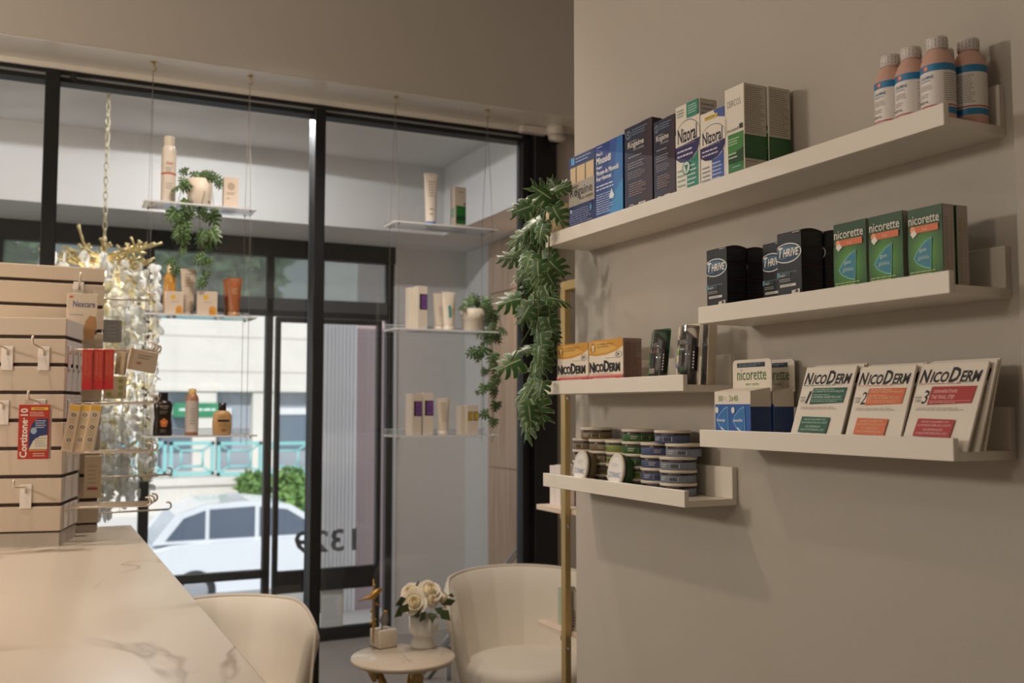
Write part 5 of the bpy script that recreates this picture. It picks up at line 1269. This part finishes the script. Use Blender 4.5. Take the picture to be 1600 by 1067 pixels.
# ================================================================ armchairs
def armchair(label, loc, rz_, htop=.80):
    t = thing('armchair', label, 'armchair', loc, rz_, 'cream barrel armchairs at the window')
    # shell: angle 0 = middle of the back (local +Y), opens towards local -Y
    A = radians(94); NA = 84; NZ = 14; R = .262; TH_ = .05; zb = .30
    def ztop(a):
        q = abs(a)/A
        return htop-.022*q*q-.075*max(0, (q-.72)/.28)**2.2
    ins, outs = [], []
    for i in range(NA+1):
        a = -A+2*A*i/NA; zt = ztop(a)
        for j in range(NZ+1):
            f = j/NZ; z = zb+(zt-zb)*f
            rr = R*(.80+.36*f)
            chan = .006*(abs(sin(a*13/2*1.0+pi/2)))**.5 if abs(a) < A*.98 else 0
            edge = TH_*.5
            ri = rr-edge-chan+(.02*max(0, f-.9)/.1); ro = rr+edge-(.02*max(0, f-.9)/.1)
            ins.append((ri*sin(a), ri*cos(a), z)); outs.append((ro*sin(a)*1.02, ro*cos(a)*1.02, z))
    def grid(): return [(i*(NZ+1)+j, (i+1)*(NZ+1)+j, (i+1)*(NZ+1)+j+1, i*(NZ+1)+j+1) for i in range(NA) for j in range(NZ)]
    mb = MB()
    o0 = 0; n = len(ins)
    vs_ = ins+outs; fs = grid()+[tuple(x+n for x in f[::-1]) for f in grid()]
    # rounded top rim
    rim = []
    for i in range(NA+1):
        a_ = V(ins[i*(NZ+1)+NZ]); b_ = V(outs[i*(NZ+1)+NZ]); rim.append(len(vs_)); vs_.append(tuple((a_+b_)/2+V((0, 0, .010))))
    for i in range(NA):
        a0, a1 = i*(NZ+1)+NZ, (i+1)*(NZ+1)+NZ
        fs += [(a0, a1, rim[i+1], rim[i]), (rim[i], rim[i+1], n+a1, n+a0)]
    for i in (0, NA):
        for j in range(NZ):
            q = (i*(NZ+1)+j, i*(NZ+1)+j+1, n+i*(NZ+1)+j+1, n+i*(NZ+1)+j); fs.append(q if i == 0 else q[::-1])
        q = (i*(NZ+1)+NZ, rim[i], n+i*(NZ+1)+NZ); fs.append(q)
    for i in range(NA):
        a0, a1 = i*(NZ+1), (i+1)*(NZ+1); fs.append((a0, n+a0, n+a1, a1))
    mb.add(vs_, fs, CREAM, True)
    mb.build('backrest', t)
    pp = MB()
    pts = [V(vs_[rim[i]])+V((0, 0, .001)) for i in range(NA+1)]
    e0 = V(vs_[rim[0]]); e1 = V(vs_[rim[-1]])
    def down(e): return [V((e.x*(1-.10*k/6), e.y*(1-.10*k/6), e.z-(e.z-zb)*k/6)) for k in range(1, 7)]
    pp.tube(down(e0)[::-1]+pts+down(e1), .0055, P('#ece4d6', .5, name='piping'), 6); pp.build('piping', t)
    st = MB(); r = .238
    st.lathe([(0, .33), (r*.95, .33), (r, .35), (r*1.01, .43), (r*.96, .458), (r*.8, .470), (0, .476)], CREAM, 40, Mx.Translation((0, -.02, 0))); st.build('seat', t)
    for sx in (-1, 1):
        for sy in (-1, 1):
            lg = MB(); lg.tube([(sx*.15, sy*.15, .335), (sx*.20, sy*.20, 0)], [.014, .009], GOLD, 10); lg.build('leg', t)
    return t
q = at(833, 890, Z=.80)
armchair('cream barrel armchair to the right of the small round table', (1.79, 3.56, 0), radians(-12), .765)
armchair('cream barrel armchair between the marble counter and the round table', (.655, 3.50, 0), radians(18), .745)

# ================================================================ side table
tp = at(630, 1024, Y=3.5)
tz = .575
tp = at(630, 1024, Z=tz)
W = tp.x
t = thing('side_table', 'small round marble side table between the two armchairs', 'table', (tp.x, tp.y, 0))
R_ = (at(710, 1024, Y=tp.y).x-at(550, 1024, Y=tp.y).x)/2*.96
mb = MB(); mb.lathe([(0, -.018), (R_-.006, -.018), (R_, -.012), (R_, -.004), (R_-.004, 0), (0, 0)], marble_mat('table_marble', '#e0d2c0', '#bfae9c', 3, .2), 48, Mx.Translation((0, 0, tz))); mb.build('tabletop', t)
for i in range(3):
    a = 2*pi*i/3+.5
    mb = MB(); pts = [(.11*cos(a), .11*sin(a), tz-.02), (.07*cos(a+.3), .07*sin(a+.3), tz-.09), (.03*cos(a+.6), .03*sin(a+.6), tz-.2), (.03*cos(a+1.0), .03*sin(a+1.0), .25), (.09*cos(a+1.3), .09*sin(a+1.3), .1), (.16*cos(a+1.4), .16*sin(a+1.4), 0)]
    mb.tube(pts, [.012, .014, .016, .014, .012, .012], P('#b99560', .25, 1.0, name='polished_bronze'), 10); mb.build('leg', t)
    mb = MB(); mb.tube([(.12*cos(a), .12*sin(a), tz-.03), (.105*cos(a+.2), .105*sin(a+.2), tz-.05), (.10*cos(a+.35), .10*sin(a+.35), tz-.085)], [.016, .022, .006], GOLD, 8); mb.build('leaf_bracket', t)

# vase with roses
vx = at(662, 1010, Z=tz)
t = thing('flower_vase', 'white footed ceramic vase of cream roses on the side table', 'vase', (vx.x, vx.y, tz))
s = (at(684, 940, Y=vx.y).x-at(640, 940, Y=vx.y).x)/2
hv = at(662, 962, Y=vx.y).z-tz
mb = MB(); mb.lathe([(0, 0), (s*.84, 0), (s*.88, .004), (s*.86, hv*.08), (s*.66, hv*.36), (s*.72, hv*.40), (s*.95, hv*.45), (s, hv*.50), (s*1.0, hv), (s*.94, hv), (s*.92, hv*.6), (0, hv*.55)], P('#dcdad6', .3, name='white_ceramic'), 40); mb.build('vase_body', t)
PET = P('#f6eedd', .6, name='rose_petal'); PETI = P('#efdfb8', .6, name='rose_heart')
def rose(t, c, r, n, seed):
    mb = MB(); rr = random.Random(seed)
    N = V(n).normalized(); a = N.orthogonal().normalized(); b = N.cross(a)
    for ring, (cnt, rad, open_, m) in enumerate(((4, .18, .1, PETI), (5, .34, .25, PET), (6, .58, .55, PET), (7, .85, .95, PET))):
        for k in range(cnt):
            th = 2*pi*(k+.5*ring)/cnt+rr.uniform(-.15, .15); w = 2*pi/cnt*.75; vs_ = []
            for j in range(5):
                f = j/4
                for i in range(5):
                    g = (i/4-.5)*2; q = th+g*w
                    rd = r*(rad*(.25+.75*f**.7)+open_*.18*f**3)*(1-.10*g*g*f)
                    z = r*((.95-.45*rad)*f-.55+(.10*(1-g*g)*f)-open_*.25*f**3)
                    vs_.append(V(c)+a*(rd*cos(q))+b*(rd*sin(q))+N*z)
            mb.add(vs_, [(j*5+i, j*5+i+1, (j+1)*5+i+1, (j+1)*5+i) for j in range(4) for i in range(4)], m, True)
    mb.lathe([(0, -.6*r), (.5*r, -.35*r), (.62*r, -.1*r), (.2*r, .2*r), (0, .28*r)], PETI, 12, Mx.Translation(V(c)) @ N.to_track_quat('Z', 'Y').to_matrix().to_4x4())
    mb.build('rose', t)
vp = lambda px, py, dy=0: at(px, py, Y=vx.y+dy)-V((vx.x, vx.y, tz))
for (px, py, dy, r, n) in ((647, 940, -.05, .048, (-.35, -1, .45)), (673, 921, -.02, .047, (.1, -.8, .8)), (640, 925, .02, .042, (-.7, -.5, .6)), (693, 934, -.01, .040, (.8, -.6, .4)), (675, 936, -.045, .032, (.2, -1, .3)), (662, 922, .05, .042, (0, .3, 1)), (684, 925, .05, .038, (.5, .4, .8))):
    rose(t, vp(px, py, dy), r, n, int(px))
GR1 = P('#46572f', .5, name='rose_leaf')
mb = MB(); rr = random.Random(2)
for (px, py, ex, ey) in ((665, 955, 655, 972), (672, 956, 676, 974), (684, 952, 704, 970), (690, 945, 712, 938), (640, 955, 622, 948), (632, 948, 616, 965), (660, 958, 646, 962), (678, 950, 694, 960), (635, 935, 617, 946), (655, 910, 649, 915), (700, 930, 710, 932)):
    a = vp(px, py, -.05); b = vp(ex, ey, -.075); d = b-a; w = d.cross(V((0, 1, .3))).normalized()*d.length*.33
    mid = (a+b)/2+V((0, -.008, .004))
    mb.add([a, mid-w, b, mid+w, mid], [(0, 1, 4), (1, 2, 4), (2, 3, 4), (3, 0, 4)], GR1, True)
mb.build('rose_leaves', t)

# bird ornament
bx = at(599, 1010, Z=tz)
t = thing('bird_ornament', 'white cube ornament with gilt bird on a branch and grey chick', 'ornament', (bx.x, bx.y, tz))
cs = (at(616, 1000, Y=bx.y).x-at(579, 1000, Y=bx.y).x)*.80; hb_ = at(597, 984, Y=bx.y-.02).z-tz
T = Mx.Rotation(radians(12), 4, 'Z')
mb = MB(); mb.box(-cs/2, cs/2, -cs/2, cs/2, .002, hb_, P('#dbd0bf', .35, name='alabaster', noise=.04, nscale=20), .003, T, 2); mb.box(-cs/2, cs/2, -cs/2, cs/2, 0, .002, P('#5a4a38', .5), 0, T); mb.build('cube_base', t)
bp = lambda px, py, dy=-.0: at(px, py, Y=bx.y+dy)-V((bx.x, bx.y, tz))
GILT = P('#b8924e', .38, .75, name='gilt', noise=.12, nscale=90)
mb = MB(); mb.tube([bp(583, 1005, -cs*.56), bp(583.5, 983, -cs*.56), bp(583, 960, -cs*.5), bp(584, 930, -cs*.5), bp(583.5, 905, -cs*.5)], [.003, .0045, .0045, .004, .002], GILT, 8)
for (px, py) in ((588, 943), (580, 955), (586, 968), (579, 973), (586, 975), (582, 965), (590, 945), (585, 914)):
    mb.lathe([(0, -.005), (.006, -.001), (.004, .004), (0, .006)], GILT, 8, Mx.Translation(bp(px, py, -cs*.5)))
mb.build('branch', t)
def bird(body, head, tail, beak, mat, r, name, bm2=None):
    mb = MB()
    b, h, tl, bk = [V(x) for x in (body, head, tail, beak)]
    ax = (h-b); k = 12
    pts = [tl, tl+(b-tl)*.45, b-(h-b)*.35, b, b+(h-b)*.5, h, h+(bk-h)*.5, bk]
    mb.tube(pts, [r*.12, r*.25, r*.75, r, r*.85, r*.62, r*.35, r*.05], mat, 14)
    if bm2: mb.lathe([(0, -r*.55), (r*.5, -r*.25), (r*.58, .1*r), (r*.4, r*.45), (0, r*.6)], bm2, 14, Mx.Translation(h))
    mb.build(name, t)
bird(bp(583, 930, -cs*.5), bp(592, 922, -cs*.5), bp(560, 939, -cs*.5), bp(600, 921, -cs*.5), GILT, .0145, 'gilt_bird')
bird(bp(600, 970, -.01), bp(602, 957, -.012), bp(596, 981, .0), bp(606, 957, -.02), P('#8a8480', .45, .3, name='grey_silver'), .0165, 'grey_chick', GILT)

# ================================================================ gilt rack beyond the wall end
XR = 1.45
def rk(px, py): return at(px, py, X=XR)
pA = rk(876, 700); pB = rk(838, 795); top = rk(884, 437)
yp_ = pA.y; yfar = pB.y
t = thing('display_rack', 'gilt framed rack with pale wood boards behind the wall end', 'rack', (XR, yp_, 0))
ht = at(880, 440, X=XR).z
pw = at(877, 700, X=XR).y-at(890.5, 700, X=XR).y
pd = .02
WOODS = wood_mat('pale_board', '#d6c2ae', '#e6d6c6', (6, 1, 6))
nearY = yp_-.75
for (x, y) in ((0, -.013), (.30, -.013), (0, -.70), (.30, -.70)):
    mb = MB(); mb.box(x, x+.02, y-.013, y+.013, 0, ht, GOLD, .0015); mb.build('post', t)
for y in (-.013, -.70):
    mb = MB(); mb.box(.02, .30, y-.013, y+.013, ht-.028, ht, GOLD, .0015); mb.build('cross_bar', t)
mb = MB(); mb.box(0, .02, -.687, -.026, ht-.028, ht, GOLD, .0015); mb.build('cross_bar', t)
shz = []
for py in (787.5, 968.5):
    z = at(838, py, X=XR).z; shz.append(z)
    mb = MB(); mb.box(.0215, .298, -.80, yfar-yp_, z-.016, z, WOODS, .001); mb.box(.0, .0215, .001, yfar-yp_, z-.016, z, WOODS, .001); mb.build('shelf_board', t)
    mb = MB()
    for yy in (-.013,): mb.lathe([(0, 0), (.006, 0), (.006, -.003), (0, -.004)], CHROME, 12, Mx.Translation((-.0001+.012, yy-.014, z-.05)) @ Mx.Rotation(pi/2, 4, 'X'))
    mb.build('bolt', t)
    mb = MB(); mb.box(.001, .018, .0005, .008, z-.03, z-.0165, GOLD); mb.build('bracket', t)
zz = at(884, 622, X=XR).z
mb = MB(); mb.lathe([(0, 0), (.006, 0), (.006, -.003), (0, -.004)], CHROME, 12, Mx.Translation((.012, -.027, zz)) @ Mx.Rotation(pi/2, 4, 'X')); mb.build('bolt', t)
# boxes on the rack
x0 = XR+.03
z = shz[0]+.0005
def rack_box(name, lab, px0, px1, pyt, z, X, d, base, front=()):
    Y0, Y1 = at(px0, 760, X=X).y, at(px1, 760, X=X).y
    h = at(px0, pyt, X=X).z-z
    mb = carton_mb(Y0-Y1, d, h, base, front); o = mb.build(name); o.location = (X+d/2, (Y0+Y1)/2, z); o.rotation_euler = (0, 0, -pi/2)
    return tag(o, lab, 'box')
rack_box('white_carton', 'white carton left of its neighbour on the upper rack board', 859, 867, 727, z, x0, .05, '#e6dedb')
rack_box('white_carton', 'white carton right beside the gilt post on the upper rack board', 867.3, 875.5, 726, z, x0, .05, '#e9dfdc')
rack_box('white_carton', 'tall pale carton at the back right of the upper rack board', 891.5, 906, 766, z, x0+.06, .05, '#d6cdbf', [('l', .1, .5, .8, .6, 2, '#a89a8a')])
z = shz[1]+.0005
Y0 = at(891.5, 950, X=x0).y; Y1 = at(905, 950, X=x0).y; hh = at(892, 922, X=x0).z-z
mb = carton_mb(Y0-Y1, .06, hh, '#b8ae9f', [('tv', 'Aveeno', .10, .06, .62, .52, '#3c372f', .01)]); o = mb.build('lotion_carton'); o.location = (x0+.03, (Y0+Y1)/2, z); o.rotation_euler = (0, 0, -pi/2)
tag(o, 'grey beige lotion carton with upright lettering on the lower rack board', 'box')
rack_box('green_carton', 'pale green edged carton left of the post on the lower rack board', 871, 876.5, 917, z, x0, .05, '#a9b8a4')

# ================================================================ security camera
cq = at(868, 206, Y=3.93)
t = thing('security_camera', 'white security camera with a dark dome under the soffit corner', 'camera', (cq.x, 3.93, SOF-.004))
mb = MB(); mb.lathe([(0, 0), (.040, 0), (.042, -.01), (.042, -.03), (.036, -.044), (.0, -.05)], P('#ded4cc', .4, name='camera_shell'), 28); mb.build('housing', t)
mb = MB(); mb.box(-.16, -.03, .02, .06, -.035, -.003, P('#ded4cc', .4), .003); mb.build('bracket_arm', t)
T = Mx.Translation((.002, -.012, -.045)) @ Mx.Rotation(radians(18), 4, 'X')
mb = MB(); mb.lathe([(0, -.040), (.012, -.038), (.024, -.028), (.030, -.012), (.031, .004), (0, .004)], P('#1c2422', .12, name='smoked_dome'), 24, T); mb.build('dome', t)
mb = MB(); mb.lathe([(.031, .004), (.038, .006), (.040, -.012), (.034, -.03), (.031, -.012)], P('#d2c8c0', .4), 24, T); mb.build('shield', t)

# ================================================================ chandelier in the porch
cq = at(170, 131, Z=2.92); YC = cq.y
t = thing('chandelier', 'gilt branch chandelier with cascading white petals hanging in the porch', 'chandelier', (cq.x, YC, 2.92))
PG = P('#c9bf9a', .45, .3, name='pale_gilt'); 
mb = MB(); mb.lathe([(0, -.035), (.015, -.033), (.03, -.018), (.065, -.008), (.07, 0), (0, 0)], PG, 24); mb.build('canopy', t)
zc_ = at(168, 405, Y=YC).z-2.92
mb = MB(); n = int(-zc_/.034)
for i in range(n):
    T = Mx.Translation((0, 0, -.04-.034*i)) @ Mx.Rotation(pi/2*(i % 2)+.4, 4, 'Z')
    pts = [(.009*sin(2*pi*k/12), 0, .021*cos(2*pi*k/12)) for k in range(13)]
    mb.tube(pts, .0026, PG, 6, T, False)
mb.build('chain', t)
rr = random.Random(7)
mb = MB(); BRM = P('#d0bc84', .45, .35, name='gilt_branch')
tips = []
for i in range(46):
    a = rr.uniform(0, 2*pi); L = rr.uniform(.14, .27); zz = zc_+rr.uniform(-.09, .03)
    pts = []; p = V((0.02*cos(a), .02*sin(a), zz)); d = V((cos(a), sin(a), rr.uniform(-.1, .35)))
    for k in range(6):
        pts.append(p.copy()); d = (d+V((rr.uniform(-.35, .35), rr.uniform(-.35, .35), rr.uniform(-.3, .3)))).normalized(); p = p+d*(L/5)
    mb.tube(pts, [.006, .006, .005, .005, .0045, .007], BRM, 6)
    for k in (2, 3, 4):
        q = pts[k]; e = q+V((rr.uniform(-.04, .04), rr.uniform(-.04, .04), rr.uniform(0, .045)))
        mb.tube([q, (q+e)/2+V((0, 0, .004)), e], [.0045, .004, .006], BRM, 6); tips.append(e)
    tips.append(p)
mb.build('branch_crown', t)
def petal_mat(name, h):
    m = P(h, .45, name=name); nt = m.node_tree; b = nt.nodes['Principled BSDF']
    tl = nt.nodes.new('ShaderNodeBsdfTranslucent'); tl.inputs[0].default_value = rgb(h)
    mx = nt.nodes.new('ShaderNodeMixShader'); mx.inputs[0].default_value = .75
    nt.links.new(b.outputs[0], mx.inputs[1]); nt.links.new(tl.outputs[0], mx.inputs[2])
    nt.links.new(mx.outputs[0], nt.nodes['Material Output'].inputs[0]); return m
pm = [petal_mat('white_petal', '#fbfaf6'), petal_mat('white_petal_bright', '#ffffff'), petal_mat('cream_petal', '#f2ecd2')]
mb = MB(); st_ = MB()
zlow = at(200, 815, Y=YC).z-2.92
for i in range(46):
    a = rr.uniform(0, 2*pi); rd = .27*math.sqrt(rr.uniform(.02, 1)); x, y = rd*cos(a), rd*sin(a)
    zt_ = zc_-.02; zl = zlow*(1-.05*rr.random())+.35*(rd/.27)**2*rr.uniform(.1, .8)
    st_.tube([(x, y, zt_), (x, y, zl)], .0012, PG, 4)
    z = zt_-rr.uniform(0, .05)
    while z > zl:
        s_ = rr.uniform(.018, .033); N = Euler((rr.uniform(0, 6), rr.uniform(0, 6), rr.uniform(0, 6))).to_matrix().to_4x4()
        T = Mx.Translation((x+rr.uniform(-.012, .012), y+rr.uniform(-.012, .012), z)) @ N
        mb.lathe([(0, .0015), (s_*.6, .001), (s_, .005), (s_*.97, .0065), (0, -.0005)], pm[rr.choice((0, 0, 1, 1, 2))], 8, T, True, None, 1, .75)
        z -= rr.uniform(.028, .046)
st_.build('strand', t)
po = mb.build('petals', t); po['kind'] = 'stuff'
lamp('POINT', 'chandelier_bulb_and_fill', (cq.x, YC, 2.92+zc_-.12), (0, 0, 0), 3.5, (1, .9, .74), shadow_soft_size=.03)
lamp('POINT', 'chandelier_bulb_and_fill', (cq.x+.05, YC, 2.92+zc_-.55), (0, 0, 0), 7, (1, .94, .85), shadow_soft_size=.03)  # extra point low in the cascade, added to whiten the petals
